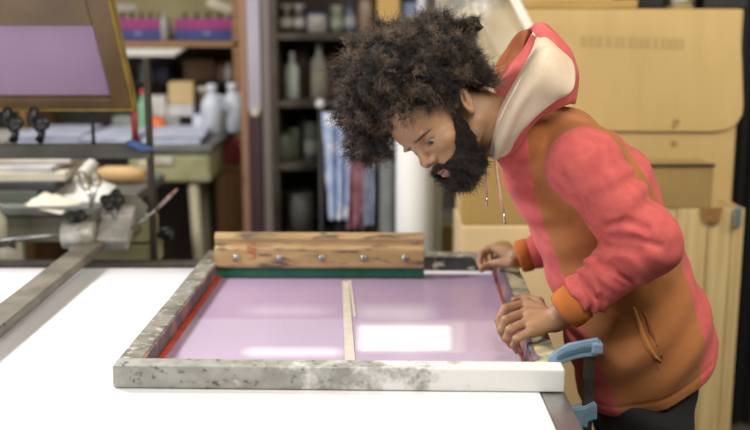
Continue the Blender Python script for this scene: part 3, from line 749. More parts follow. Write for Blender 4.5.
L.new(g.outputs[0], x.inputs['Factor']); L.new(src, x.inputs['A']); L.new(tm.outputs['Result'], x.inputs['B']); L.new(x.outputs['Result'], b_.inputs['Base Color'])
hoodie = link('hoodie', me, M_hood, man)
M_pink = mat('pink_fleece', (.56, .115, .108), .9, col2=(.48, .09, .085), scale=40, bump=.25, bscale=420, sheen=.06, spec=.15)
M_tan = mat('tan_fleece', (.42, .165, .05), .9, col2=(.36, .13, .035), scale=22, bump=.25, bscale=420, sheen=.05, spec=.15)
M_rust = mat('rust_fleece', (.34, .11, .045), .9, col2=(.22, .065, .025), scale=26, bump=.25, bscale=420, spec=.15)
M_orange = mat('orange_cuff', (.48, .155, .04), .85, col2=(.40, .12, .03), scale=22, bump=.25, bscale=300, spec=.15)
M_lining = mat('cream_lining', (.66, .54, .42), .9, col2=(.58, .46, .35), scale=18, bump=.2, bscale=350, spec=.15)
# cuffs
def cuff(W_, E2, r0, r1, name='cuff', ln=.30, st=.085):
    W_, E2 = Vector(W_), Vector(E2); d = (E2 - W_); m = MB(); n_ = 36
    prof = [(r0 * .80, st + .012), (r0 * .94, st), (r0 * 1.04, st + .006), (r0 * 1.10, st + .035), (r0 * 1.12, st + .09), (r0 * 1.10, st + .15), (r0 * .85, st + .20), (r0 * .7, ln + .05)]
    ax = d.normalized(); up = ax.orthogonal().normalized(); sd = ax.cross(up); rings = []
    for r, t in prof:
        rings.append([m.bm.verts.new(W_ + d * t + (up * math.cos(a_) + sd * math.sin(a_)) * r * (1 + .02 * math.sin(3 * a_ + t * 20))) for a_ in [2 * math.pi * k_ / n_ for k_ in range(n_)]])
    for A_, B_ in zip(rings, rings[1:]):
        for k_ in range(n_):
            f = m.bm.faces.new((A_[k_], A_[(k_ + 1) % n_], B_[(k_ + 1) % n_], B_[k_])); f.smooth = True
    return m.obj(name, M_orange, hoodie)
cuff(nearW, nearE, .038, .043); cuff(farW, farE, .037, .044, st=.03)
# pocket welt and stitching: follows the surface
def surf_y(px, py):
    lo, hi = 1.83, 2.25; last = lo
    for Yq in np.arange(1.84, 2.3, .004):
        p = np.array(P(px, py, Yq))[None]
        if sample(HD.F, HD.a, p)[0] < 0: return Yq
    return 2.0
def onsurf(px, py, off=.002): return Vector(P(px, py, surf_y(px, py) - off))
pk = [(634, 307), (637, 318), (642, 332), (648, 346), (655, 357), (661, 362)]
MB().tube([onsurf(*p, .0025) for p in pk], [.002, .0042, .0052, .0052, .0045, .0022], 10).obj('pocket_welt', M_tan, hoodie)
pk2 = [(640, 304), (646, 318), (651, 332), (657, 346), (662, 358)]
MB().tube([onsurf(*p, .0008) for p in pk2], [.0015, .0035, .004, .0035, .0015], 10).obj('pocket_opening', mat('pocket_shade_cloth', (.20, .065, .02), .9), hoodie)
sm = [(655, 361), (662, 374), (666, 384), (670, 394)]
MB().tube([onsurf(*p, .0004) for p in sm], .0012, 6).obj('side_seam', M_rust, hoodie)

# ------------------------------------------------------------------ hood
def rowsP(rows): return [[P(*p) for p in r] for r in rows]
hood_outer = rowsP([   # from the throat along the near side to the top, then down the back
    [(498, 158, 2.06), (513, 150, 2.03), (530, 128, 2.03), (548, 112, 2.05), (568, 101, 2.09), (573, 104, 2.16)],
    [(503, 135, 2.03), (520, 120, 1.99), (545, 104, 2.00), (562, 99, 2.04), (573, 96, 2.10), (574, 100, 2.20)],
    [(515, 104, 2.04), (535, 84, 1.99), (556, 80, 1.99), (570, 78, 2.03), (577, 80, 2.12), (574, 92, 2.24)],
    [(532, 66, 2.07), (546, 58, 2.03), (560, 55, 2.03), (570, 60, 2.06), (575, 66, 2.14), (570, 78, 2.27)],
    [(537, 36, 2.13), (546, 34, 2.11), (556, 37, 2.10), (565, 46, 2.12), (569, 54, 2.18), (562, 68, 2.30)],
    [(528, 28, 2.19), (535, 25, 2.17), (546, 28, 2.18), (555, 36, 2.20), (558, 46, 2.24), (548, 60, 2.33)]])
hood = loft('hood', hood_outer, M_pink, hoodie, .009, wr=.008, seed=3)
hood_far = rowsP([[(531, 30, 2.16), (526, 46, 2.18), (522, 62, 2.17), (528, 80, 2.14)],
                  [(522, 32, 2.22), (514, 50, 2.22), (512, 66, 2.20), (518, 84, 2.16)],
                  [(510, 46, 2.27), (506, 60, 2.26), (505, 74, 2.23), (510, 92, 2.18)],
                  [(499, 62, 2.31), (497, 74, 2.29), (499, 86, 2.26), (504, 104, 2.20)],
                  [(495, 82, 2.33), (496, 92, 2.31), (498, 100, 2.28), (504, 116, 2.22)]])
lo_ = loft('hood_inside', hood_far, M_rust, hoodie, .010, wr=.009, seed=5); lo_['label'] = 'rust-orange far side of the hood'
fold = rowsP([[(532, 34, 2.14), (538, 40, 2.13), (540, 48, 2.12)],
              [(524, 50, 2.14), (528, 56, 2.12), (532, 62, 2.10)],
              [(512, 66, 2.14), (517, 74, 2.10), (522, 82, 2.07)],
              [(502, 82, 2.14), (508, 92, 2.09), (513, 104, 2.05)],
              [(496, 98, 2.14), (501, 108, 2.08), (505, 122, 2.04)]])
f_ = loft('hood_neck_panel', fold, M_pink, hoodie, .008, wr=.003, seed=6)
lining = rowsP([   # cream band: left edge -> right edge
    [(491, 155, 2.055), (496, 158, 2.030), (503, 155, 2.030), (511, 148, 2.02)],
    [(492, 138, 2.045), (500, 138, 1.995), (512, 134, 1.990), (529, 122, 1.99)],
    [(499, 115, 2.035), (510, 112, 1.975), (528, 106, 1.970), (556, 98, 1.985)],
    [(511, 90, 2.040), (524, 86, 1.970), (544, 83, 1.960), (571, 90, 1.99)],
    [(524, 68, 2.055), (535, 65, 1.985), (552, 66, 1.975), (574, 77, 2.015)],
    [(533, 52, 2.085), (541, 49, 2.02), (555, 52, 2.01), (571, 62, 2.05)],
    [(537, 40, 2.12), (543, 39, 2.08), (552, 43, 2.07), (562, 50, 2.10)]])
l_ = loft('hood_lining', lining, M_lining, hoodie, .008, wr=.006, seed=9); l_['label'] = 'cream lining turned out of the hood'
MB().tube([Vector(P(*p)) for p in [(490, 155, 2.040), (495, 136, 2.020), (503, 113, 1.995), (516, 89, 1.99), (529, 67, 2.01), (536, 51, 2.05), (538, 39, 2.10)]], .0042, 10).obj('hood_hem', M_lining, hoodie)
M_str = mat('drawstring', (.60, .36, .28), .8, col2=(.5, .28, .2), scale=90)
M_tip = mat('metal_tip', (.55, .5, .45), .3, .9)
for pts, tip in (([(485, 150, 2.06), (485.5, 165, 2.05), (486.5, 182, 2.05), (486.5, 197, 2.05)], (486.5, 206, 2.05)), ([(495, 153, 2.03), (496.5, 172, 2.02), (500, 195, 2.02), (503.5, 213, 2.02)], (505, 224, 2.02))):
    d_ = MB().tube([Vector(P(*p)) for p in pts], .0028, 8).obj('drawstring', M_str, hoodie)
    MB().tube([Vector(P(*pts[-1])), Vector(P(*tip))], .0024, 8).obj('metal_tip', M_tip, d_)

# ------------------------------------------------------------------ trousers and shoes
TR = Field(np.arange(.36, .98, .007), np.arange(1.92, 2.52, .007), np.arange(.03, .92, .007))
TR.cap(hipc + V(-.01, 0, .02), hipc + V(-.015, 0, -.05), .108, .104, .04, sq=1.3)
for sgn, kx, fxx in ((-1, .56, .66), (1, .60, .72)):
    hp = hipc + V(-.02, sgn * .085, -.05); kn = Vector((kx + .02, 2.22 + sgn * .11, .50)); an = Vector((fxx, 2.22 + sgn * .13, .10))
    TR.cap(hp, kn, .096, .076, .05); TR.cap(kn, an, .076, .060, .03)
X2, Y2, Z2 = np.meshgrid(*TR.a, indexing='ij', sparse=True)
TR.F += (.004 * np.sin(Z2 * 60 + X2 * 25)).astype(np.float32); TR.F = np.maximum(TR.F, (.085 - Z2).astype(np.float32) + 0 * TR.F)
TR.F[TR.F > 1] = 1
vt, qt = nets(TR); link('trousers', npmesh('trousers', relax(vt, qt, 1), qt), mat('black_denim', (.010, .010, .012), .85, bump=.2, bscale=200), man)
for sgn, fxx in ((-1, .66), (1, .72)):
    SH = Field(np.arange(fxx - .30, fxx + .12, .006), np.arange(2.05 + sgn * .13 + .06, 2.30 + sgn * .13 + .06, .006), np.arange(-.006, .16, .006))
    cy = 2.22 + sgn * .13
    SH.ell((fxx - .02, cy, .045), (.075, .045, .055), None, .03); SH.ell((fxx - .13, cy, .03), (.095, .047, .042), None, .04); SH.cap((fxx, cy, .08), (fxx, cy, .11), .05, .05, .03)
    X3, Y3, Z3 = np.meshgrid(*SH.a, indexing='ij', sparse=True); SH.F = np.maximum(SH.F, (.001 - Z3).astype(np.float32) + 0 * SH.F); SH.F[SH.F > 1] = 1
    vt, qt = nets(SH); link('shoe', npmesh('shoe', relax(vt, qt, 1), qt), mat('shoe_black', (.02, .02, .02), .6), man)

# ------------------------------------------------------------------ hair: curl strands over a dark core
def hairmat(name, dark, lite):
    m = mat(name, dark, .55); n = m.node_tree.nodes; L = m.node_tree.links; b_ = n['Principled BSDF']
    ci = n.new('ShaderNodeHairInfo'); tc = n.new('ShaderNodeTexCoord')
    ns = n.new('ShaderNodeTexNoise'); ns.inputs['Scale'].default_value = 26; L.new(tc.outputs['Object'], ns.inputs['Vector'])
    mr = n.new('ShaderNodeMapRange'); mr.inputs['From Min'].default_value = .44; mr.inputs['From Max'].default_value = .62; L.new(ns.outputs['Fac'], mr.inputs[0])
    mu = n.new('ShaderNodeMath'); mu.operation = 'MULTIPLY'; L.new(mr.outputs[0], mu.inputs[0]); L.new(ci.outputs['Intercept'], mu.inputs[1])
    x = n.new('ShaderNodeMix'); x.data_type = 'RGBA'; x.inputs['A'].default_value = (*dark, 1); x.inputs['B'].default_value = (*lite, 1)  # brown tips; highlights are also put into the colour by noise
    L.new(mu.outputs[0], x.inputs['Factor']); L.new(x.outputs['Result'], b_.inputs['Base Color']); return m
M_hair = hairmat('hair', (.016, .011, .008), (.22, .15, .10))
M_beard = hairmat('beard', (.012, .008, .006), (.045, .029, .02))
M_core = mat('hair_core', (.010, .007, .005), .9, bump=.5, bscale=120)
clumps = [(408, 78, 40, 0), (398, 66, 35, 28), (398, 66, 36, -26), (430, 62, 34, 22), (430, 60, 34, -20), (374, 78, 28, 12), (372, 82, 28, -18),
          (388, 44, 17, 0), (368, 56, 17, 4), (354, 88, 14, 8), (352, 106, 13, 0), (368, 112, 22, 6), (362, 134, 16, 4), (358, 148, 10, 0), (371, 149, 11, 4), (348, 72, 10, 0), (372, 155, 9, 2), (378, 142, 12, 6), (382, 152, 7, 2), (451, 106, 5, 38), (345, 118, 8, 4),
          (446, 42, 19, 0), (462, 30, 10, 4), (471, 22, 6, 0), (478, 27, 4, 2), (448, 62, 27, 12), (462, 68, 19, 14), (474, 80, 12, 18), (485, 86, 8, 22), (455, 64, 24, -22), (469, 78, 15, -16),
          (424, 92, 22, 30), (404, 98, 22, 26), (438, 82, 22, 32), (436, 100, 11, 32), (392, 108, 17, 20), (386, 120, 11, 12), (404, 114, 10, 26), (450, 84, 13, 34), (448, 98, 7, 36), (395, 104, 20, -14), (382, 132, 7, 2),
          (410, 38, 17, 0), (428, 32, 15, 0), (440, 24, 9, 0), (400, 34, 9, 0), (358, 62, 9, 0), (380, 32, 8, 0), (490, 90, 5, 22), (420, 74, 22, 50), (395, 80, 18, 46), (440, 66, 18, 46)]
HCL = []
for px, py, r, l in clumps:
    k_ = Vector(P(px, py, HY)); c = k_ + iL * (l * hs); HCL.append((np.array(c), r * hs))
cen = np.array([c for c, _ in HCL]); rad = np.array([r for _, r in HCL])
HF = Field(np.arange(-.12, .30, .004), np.arange(1.86, 2.28, .004), np.arange(1.28, 1.66, .004))
for c, r in HCL: HF.ell(c, (r * .86,) * 3, None, .012)
X3, Y3, Z3 = np.meshgrid(*HF.a, indexing='ij', sparse=True)
HF.F += (.006 * np.sin(X3 * 190 + 2 * np.sin(Z3 * 120)) * np.sin(Y3 * 170 + X3 * 40) * np.sin(Z3 * 180)).astype(np.float32)
# keep the face clear of the core
gF = sum((a_ - tor[i]) * Fv[i] for i, a_ in enumerate((X3, Y3, Z3))) / hs; gD = sum((a_ - tor[i]) * Dv[i] for i, a_ in enumerate((X3, Y3, Z3))) / hs
def hairline(f, d, fi):   # >0 : face side, no hair
    b_ = np.where(f > 9, -5.7 - (f - 9) * .48, np.where(f > -18, -9.0, -7 + (-20 - f) * .95))
    return np.minimum(d - b_, 63 - fi)
HF.F = np.maximum(HF.F, (hairline(gF, gD, sum((a_ - tor[i]) * F_[i] for i, a_ in enumerate((X3, Y3, Z3))) / hs) * hs + .003).astype(np.float32))
HF.F[HF.F > 1] = 1
vt, qt = nets(HF); hair_core = link('hair', npmesh('hair', relax(vt, qt, 1), qt), M_core, man)

def strands(name, roots, dirs, length, rcoil, turns, npts, rad0, m, parent):
    N = len(roots); t = np.linspace(0, 1, npts)[None, :, None]
    a1 = np.cross(dirs, rng.normal(size=dirs.shape)); a1 /= np.linalg.norm(a1, axis=1)[:, None]; a2 = np.cross(dirs, a1)
    ph = rng.uniform(0, 6.28, (N, 1, 1)); tn = turns * rng.uniform(.7, 1.3, (N, 1, 1)); ln = length * rng.uniform(.55, 1.25, (N, 1, 1)); rc = rcoil * rng.uniform(.6, 1.5, (N, 1, 1))
    bend = rng.normal(size=(N, 1, 3)) * .35
    pts = roots[:, None] + dirs[:, None] * ln * t + bend * ln * t * t + rc * (.3 + t * .7) * (a1[:, None] * np.cos(ph + 6.283 * tn * t) + a2[:, None] * np.sin(ph + 6.283 * tn * t))
    root = parent
    while root.parent: root = root.parent
    pts = pts - np.array(root.location)
    hc = bpy.data.hair_curves.new(name); hc.add_curves([npts] * N)
    hc.attributes['position'].data.foreach_set('vector', pts.astype(np.float32).ravel())
    rr = hc.attributes.get('radius') or hc.attributes.new('radius', 'FLOAT', 'POINT')
    rr.data.foreach_set('value', (np.broadcast_to(rad0 * (1 - .5 * t[..., 0]), (N, npts))).astype(np.float32).ravel())
    hc.materials.append(m)
    o = bpy.data.objects.new(name, hc); COL.objects.link(o); o.parent = parent; return o
# tufts over the clump union: each tuft is a bundle of curls sharing a direction
NT = 2600
ci = rng.choice(len(HCL), NT, p=rad ** 2 / (rad ** 2).sum()); dt = rng.normal(size=(NT, 3)); dt /= np.linalg.norm(dt, axis=1)[:, None]
tc_ = cen[ci] + dt * rad[ci][:, None] * rng.uniform(.78, .95, NT)[:, None]
inside = np.zeros(NT)
for c, r in HCL: inside = np.maximum(inside, (r * .80 - np.linalg.norm(tc_ - c, axis=1)))
ok = inside < .005; tc_, dt = tc_[ok], dt[ok]; NT = len(tc_)
dt = dt + .55 * (tc_ - np.array(P(412, 74, HY))) / .13 + rng.normal(size=dt.shape) * .25; dt /= np.linalg.norm(dt, axis=1)[:, None]
tl = rng.uniform(.5, 1.35, NT)
PER = 30; ti = np.repeat(np.arange(NT), PER); N0 = len(ti)
rt = tc_[ti] + rng.normal(size=(N0, 3)) * .0042; out = dt[ti] + rng.normal(size=(N0, 3)) * .22; out /= np.linalg.norm(out, axis=1)[:, None]
def hl(p):
    v_ = p - np.array(tor); q = v_ @ HB.T / hs; return hairline(q[:, 0], q[:, 1], v_ @ np.array(F_) / hs)
keep = (hl(rt) < 0) & (hl(rt + out * .014) < 2)
ec = np.array(P(466, 103, HY)); v_ = rt + out * .01 - ec
ear = (((v_ @ np.array(iR)) / hs / 11.5) ** 2 + ((v_ @ np.array(iD)) / hs / 16) ** 2 < 1) & ((rt - np.array(tor)) @ np.array(iL) > 20 * hs)
keep &= ~ear
rt, out, ti = rt[keep], out[keep], ti[keep]
strands('hair_curls', rt, out, .0175 * tl[ti][:, None, None], .0019, 2.4, 13, .00040, M_hair, hair_core)

# beard: roots on the skin over the jaw, moustache, sideburns
f, d, l = Lh[:, 0], Lh[:, 1], np.abs(Lh[:, 2])
mir = VB.copy(); sd_ = (VB - np.array(tor)) @ np.array(Lv); mir = VB + np.outer(np.where(sd_ < 0, -2 * sd_, 0), np.array(Lv))   # mirror the far side on the near one
dd = mir[:, 1] * c_ + (CZ - mir[:, 2]) * s_; bpx = 375 + FPX * mir[:, 0] / dd; bpy_ = 215 - FPX * (-(CZ - mir[:, 2]) * c_ + mir[:, 1] * s_) / dd
bpoly = [(448, 106), (458, 108), (463, 118), (470, 126), (475, 138), (479, 150), (478, 168), (472, 186), (464, 196), (446, 186), (440, 178), (428, 182), (424, 172), (431, 167), (438, 162.5), (445, 163), (451, 158), (455, 148), (455, 132), (452, 118)]
msk = (polysd(bpoly, bpx, bpy_) > 0) & (l < 46) & (f > -14) & (d > -14)
lipc = np.exp(-(((f - 51) / 9) ** 2 + ((d - 32.0) / 6.0) ** 2 + (l / 9.5) ** 2) ** 2) > .42
lipc |= (d < 20.5) & (f > 46)
msk &= ~lipc
fv = VB[QB].mean(1); fm = msk[QB].all(1); Qs = QB[fm]
nr = np.cross(VB[Qs[:, 2]] - VB[Qs[:, 0]], VB[Qs[:, 3]] - VB[Qs[:, 1]]); ar = np.linalg.norm(nr, axis=1) + 1e-12; nr /= ar[:, None]
sel = rng.choice(len(Qs), 22000, p=ar / ar.sum()); wt = rng.dirichlet((1, 1, 1, 1), 22000)
br = (VB[Qs[sel]] * wt[..., None]).sum(1); bn = nr[sel]
bn = bn + np.array(Dv) * .55 + np.array(Fv) * .1; bn /= np.linalg.norm(bn, axis=1)[:, None]
Lb = (br - np.array(tor)) @ HB.T / hs
blen = .0080 + .005 * np.clip((Lb[:, 1] - 28) / 20, 0, 1)
tf = br * 170; blen = blen * (.65 + .75 * np.clip(.5 + .5 * np.sin(tf[:, 0] * 1.3 + 2 * np.sin(tf[:, 2])) * np.sin(tf[:, 1] + tf[:, 2] * 1.7), 0, 1)) * rng.uniform(.7, 1.3, len(br))
bn = bn + .35 * np.stack([np.sin(tf[:, 1] * 1.1 + tf[:, 2]), np.sin(tf[:, 0] + 2), np.sin(tf[:, 0] * 1.2 - tf[:, 2])], -1); bn /= np.linalg.norm(bn, axis=1)[:, None]
beard = strands('beard', br, bn, blen[:, None, None], .0019, 2.2, 11, .00042, M_beard, body)
# ================================================================== background
def solid(name, label, cat, x0, x1, y0, y1, z0, z1, m, group=None, bev=.004, rz=0):
    c = ((x0 + x1) / 2, (y0 + y1) / 2, z0)
    o = MB().box((c[0], c[1], (z0 + z1) / 2), (abs(x1 - x0), abs(y1 - y0), z1 - z0), rotz(rz), bev=bev).obj(name, m, None, c)
    return tag(o, label, cat, group)
# ------------------------------------------------ cartons and boards on the right
YC = 3.42
XCr = XX(741, YC, 60); XCl = XX(461, YC, 230); zt, zm = ZZ(9, YC), ZZ(226, YC - .09)
t = thing('large_carton', 'very large cardboard carton with a rounded flap standing behind the man', 'carton', ((XCl + XCr) / 2, YC + .25, 0))
MB().box(((XCl + XCr) / 2, YC + .12, (zm + zt) / 2), (XCr - XCl, .24, zt - zm - .002), bev=.006).obj('carton_body', M_card, t)
MB().box(((XCl + XCr) / 2, YC + .08, zm / 2), (XCr - XCl + .01, .34, zm), bev=.006).obj('carton_base', M_cardtan, t)
def fq(px, py, Y=YC - .012): v = P(px, py, Y); return (v[0], v[2])
fl_pts = [fq(470, 9), fq(739, 9), fq(741.5, 60), fq(743, 104), fq(742, 114), fq(737, 123), fq(728, 129), fq(715, 131.5), fq(600, 131), fq(470, 130)]
MB().prism(fl_pts, (0, YC - .012, 0), (1, 0, 0), (0, 0, 1), (0, 1, 0), .008, bev=.0015).obj('flap', M_card, t)
solid('brown_panel', 'darker brown panel added behind the drawstrings, left of the large carton flap', 'carton', XX(462, YC - .08, 200), XX(590, YC - .08, 200), YC - .085, YC - .02, zm + .001, zm + .30, mat('carton_dark', (.42, .27, .085), .8, col2=(.38, .24, .075), scale=4))  # added panel, darker brown than the carton behind it
prt = mat('faded_print', (.49, .345, .145), .8)
m = MB(); xx = 581
r5 = random.Random(5)
while xx < 682:
    wd = r5.choice((4, 5, 6)); a = fq(xx, 35.5 + (xx - 580) * .03, YC - .0165); b = fq(xx + wd, 47 + (xx - 580) * .03, YC - .0165)
    m.box(((a[0] + b[0]) / 2, YC - .0165, (a[1] + b[1]) / 2), (b[0] - a[0], .0006, a[1] - b[1])); xx += wd + r5.choice((1.2, 1.6, 3.5))
m.obj('faded_printing', prt, t)
for px, py, r in ((676, 122, .012), (674, 127, .008), (674, 144, .013)):
    v = Vector(P(px, py, YC - .0165 if py < 130 else YC - .0004)); MB().lathe([(r, 0), (r * .8, .0006)], v, 16, axis=(0, -1, 0), flat=(1, .8)).obj('stain', mat('brown_stain', (.30, .16, .05), .8, col2=(.45, .3, .12), scale=120), t)
YB = 3.165
xa, xb = XX(600, YB, 300), XX(740, YB, 300); zp = ZZ(209, YB)
t = thing('pine_crate', 'tall pale pine crate of vertical planks with a dark knot at its top', 'crate', ((xa + xb) / 2, YB + .08, 0))
edges = [600, 640, 673, 704, 728, 740]
for i in range(5):
    a, b = XX(edges[i], YB, 300), XX(edges[i + 1], YB, 300)
    MB().box(((a + b) / 2, YB + .08 + (.004 if i % 2 else 0), zp / 2), (b - a - .003, .15, zp), bev=.002).obj('plank', M_pine, t)
v = P(711, 216, YB - .003)
kpts = [(-.034, .024), (.034, .026), (.032, .005), (.026, -.022), (.012, -.028), (0, -.018), (-.014, -.026), (-.026, -.012)]
MB().prism(kpts, v, (1, 0, 0), (0, 0, 1), (0, 1, 0), .003).obj('dark_knot', M_knot, t)
MB().box((XX(739, YB - .02, 215), YB - .008, ZZ(216, YB)), (.02, .016, .06), bev=.003).obj('metal_bracket', cm((.25, .3, .34), .4, .6), t)
xa, xb = XX(596, YB, 190), XX(713, YB, 190); z1 = ZZ(165, YB)
t = thing('cardboard_box', 'flat dark brown cardboard box lying on top of the pine crate', 'box', ((xa + xb) / 2, YB + .06, zp + .001))
MB().box(((xa + xb) / 2, YB + .07, (zp + z1) / 2 + .001), (xb - xa, .13, z1 - zp), bev=.003).obj('box_body', M_card2, t)
MB().box(((xa + xb) / 2, YB + .004, z1 - .001), (xb - xa + .006, .012, .008), bev=.002).obj('box_edge', M_wooddk, t)
YK = 3.60
t = thing('black_backing', 'black curtain hanging at the right edge behind the large carton', 'backing', (XX(790, YK), YK, 0))  # black sheet put in for the dark gap beside the carton
m = MB(); pts = []
n = 60; x0, x1 = XX(700, YK), XX(900, YK)
for i in range(n + 1):
    x = x0 + (x1 - x0) * i / n; pts.append((x, YK + .38 + .02 * math.sin(i * 1.3)))
prof = pts + [(x, y + .006) for x, y in pts[::-1]]
m.prism(prof, (0, 0, 1.35), (1, 0, 0), (0, 1, 0), (0, 0, 1), 2.7); m.obj('backing_panel', M_dark, t)
# things on top of the carton
zc = zt + .002
t = thing('wooden_board', 'yellowish wooden board lying on top of the large carton', 'board', (XX(560, 3.55), 3.55, zc))
MB().box((XX(565, 3.5), 3.5, zc + .014), (XX(622, 3.5) - XX(500, 3.5), .14, .028), bev=.003).obj('board', mat('board_yellow', (.50, .33, .10), .5, col2=(.4, .25, .07), scale=5, stretch=(1, 8, 8)), t)
MB().box((XX(560, 3.5), 3.52, zc + .05), (.30, .10, .044), bev=.003).obj('upper_board', mat('board_pale', (.62, .48, .24), .5), t)
t = thing('steel_canister', 'shiny steel canister standing on the large carton near its right end', 'canister', (XX(672, 3.6), 3.6, zc))
MB().lathe([(.046, 0), (.05, .004), (.05, .16), (.045, .17), (.03, .175)], (XX(672, 3.6), 3.6, zc), 28).obj('can_body', mat('bright_steel', (.75, .72, .62), .25, .9), t)
MB().lathe([(.0515, .02), (.0525, .022), (.0525, .03), (.0515, .032)], (XX(672, 3.6), 3.6, zc), 28).obj('rim_band', M_steel, t)
solid('black_case', 'black case standing on the large carton left of the steel canister', 'case', XX(628, 3.6), XX(652, 3.6), 3.55, 3.7, zc, zc + .12, M_dark)
solid('black_crate', 'black crate standing on the large carton right of the steel canister', 'crate', XX(692, 3.6), XX(733, 3.6), 3.55, 3.7, zc, zc + .14, cm((.012, .012, .014), .5))

# ------------------------------------------------ clear plastic sheet with a white batten, left of the hood
YP = 3.25
t = thing('plastic_sheet', 'clear plastic sheeting with a white batten hanging beside the hood', 'plastic sheet', P(470, 60, YP))
rows = [[P(x, y, YP + .03 * math.sin(x * .11 + y * .05)) for x in (436, 455, 474, 493, 512 + (y + 30) * .30)] for y in (-35, -5, 25, 55, 90)]
loft('sheeting', rows, M_plastic, t, .003, wr=.03, seed=12)
a, b = Vector(P(502, -25, YP - .03)), Vector(P(536, 40, YP - .03)); d = (b - a).normalized()
MB().box((a + b) / 2, (.026, .010, (b - a).length), axes_mat(V(0, 1, 0).cross(d), V(0, 1, 0), d), bev=.002).obj('batten', mat('white_batten', (.85, .84, .76), .4), t)
MB().tube([Vector(P(470, -40, YP)), Vector(P(470, -40, YP)) + V(0, 0, 3.0 - P(470, -40, YP)[2])], .004, 6).obj('hanging_cord', M_steel, t)

# ------------------------------------------------ tall dark storage cupboard in the middle
YS, YD = 4.55, 4.98
xl, xr = XX(270, YS, 60), XX(436, YS, 60)
t = thing('storage_cupboard', 'tall dark open cupboard with three shelves of bottles behind the squeegee', 'cupboard', ((xl + xr) / 2, (YS + YD) / 2, 0))
tk = .03
MB().box((xl + tk / 2, (YS + YD) / 2, 1.2), (tk, YD - YS, 2.4), bev=.002).obj('side_panel', M_shelf, t)
MB().box((xr - tk / 2, (YS + YD) / 2, 1.2), (tk, YD - YS, 2.4), bev=.002).obj('side_panel', M_shelf, t)
MB().box(((xl + xr) / 2, YD - .01, 1.2), (xr - xl - 2 * tk, .02, 2.4)).obj('back_panel', M_wooddk, t)
SH = [ZZ(p, YS) for p in (33, 101, 164, 236)]
for z in SH + [.12, 2.38]:
    MB().box(((xl + xr) / 2, (YS + YD) / 2 - .01, z - .014), (xr - xl - 2 * tk - .002, YD - YS - .03, .028), bev=.002).obj('shelf', M_shelf, t)
def bottle(kind, px, z, Y, hgt, r, col, cap, label, group, capn='cap', band=None, rough=.3):
    x = XX(px, Y, 80); z += .0015
    t = thing(kind, label, kind.split('_')[-1], (x, Y, z), group)
    sh = .62 if 'bottle' in kind or 'jug' in kind else .86
    nk = .34 if sh < .8 else .82
    prof = [(r * .93, 0), (r, .004), (r, hgt * sh), (r * .93, hgt * (sh + .05)), (r * (nk + .12), hgt * (sh + .16 if sh < .8 else .90)), (r * nk, hgt * (sh + .20 if sh < .8 else .92)), (r * nk, hgt * .93)]
    MB().lathe(prof, (x, Y, z), 20).obj('bottle_body' if sh < .8 else 'jar_body', cm(col, rough), t)
    MB().lathe([(r * nk * 1.15, hgt * .88), (r * nk * 1.2, hgt * .885), (r * nk * 1.2, hgt * .99), (r * nk * 1.05, hgt)], (x, Y, z), 18).obj(capn, cm(cap, .4), t)
    if band: MB().lathe([(r * 1.01, hgt * .18), (r * 1.02, hgt * .19), (r * 1.02, hgt * .5), (r * 1.01, hgt * .51)], (x, Y, z), 20).obj('paper_label', cm(band, .6), t)
    return t
g1, g2, g3 = 'jars on the top shelf of the cupboard', 'bottles on the middle shelf of the cupboard', 'jars on the lower shelf of the cupboard'
Yb = 4.68
bottle('small_jar', 287, SH[0], Yb, .12, .030, (.05, .03, .02), (.45, .42, .36), 'small dark jar with white label, leftmost on the top cupboard shelf', g1, 'lid', (.5, .48, .43))
bottle('small_jar', 300, SH[0], Yb, .12, .028, (.04, .03, .03), (.32, .32, .30), 'small dark jar with grey lid, second on the top cupboard shelf', g1, 'lid', (.36, .35, .33))
bottle('plastic_tub', 318, SH[0], Yb, .085, .043, (.46, .46, .45), (.08, .10, .30), 'white plastic tub with a dark blue lid on the top cupboard shelf', g1, 'lid')
bottle('glass_jar', 337, SH[0], Yb, .115, .028, (.20, .24, .14), (.40, .42, .36), 'greenish jar right of the blue-lidded tub on the top shelf', g1, 'lid', (.42, .44, .36))
bottle('blue_bottle', 350, SH[0], Yb, .13, .026, (.12, .14, .22), (.03, .04, .14), 'dark blue capped bottle on the top shelf beside the afro', g1, band=(.45, .45, .5))
bottle('brown_bottle', 366, SH[0], Yb, .19, .036, (.28, .19, .14), (.10, .05, .03), 'brown bottle on the top shelf just above the afro', g1)
bottle('tall_bottle', 292, SH[1], Yb, .205, .032, (.52, .56, .52), (.5, .54, .5), 'tall pale bottle on the left of the middle cupboard shelf', g2)
bottle('spray_bottle', 319, SH[1], Yb, .245, .036, (.36, .33, .29), (.4, .4, .42), 'tall grey bottle with long neck on the middle cupboard shelf', g2, band=(.36, .34, .27))
bottle('amber_bottle', 282, SH[1], Yb + .1, .15, .035, (.12, .07, .03), (.03, .03, .03), 'dark amber bottle behind the tall pale bottle', g2)
for i, (px, h_, c) in enumerate(((304, .23, (.08, .05, .035)), (334, .2, (.10, .045, .03)), (344, .17, (.06, .04, .03)))):
    solid('cardboard_box', ['dark brown box behind the tall pale bottle in the cupboard', 'reddish brown box right of the grey spray bottle in the cupboard', 'darkest small box beside the afro on the middle shelf'][i], 'box', XX(px - 6, 4.85), XX(px + 6, 4.85), 4.80, 4.92, SH[1] + .001, SH[1] + h_, cm(c, .7), 'boxes at the back of the middle shelf')
bottle('glass_jar', 284, SH[2], Yb, .125, .040, (.25, .28, .21), (.05, .12, .05), 'pale green jar with dark green lid at the left of the lower shelf', g3, 'lid')
bottle('glass_jar', 293, SH[2], Yb + .06, .135, .028, (.26, .27, .22), (.30, .32, .26), 'narrow pale jar second from left on the lower shelf', g3, 'lid')
bottle('dark_jar', 311, SH[2], Yb, .17, .034, (.10, .11, .09), (.06, .06, .05), 'dark glass jar with pale label on the lower cupboard shelf', g3, 'lid', (.24, .26, .20))
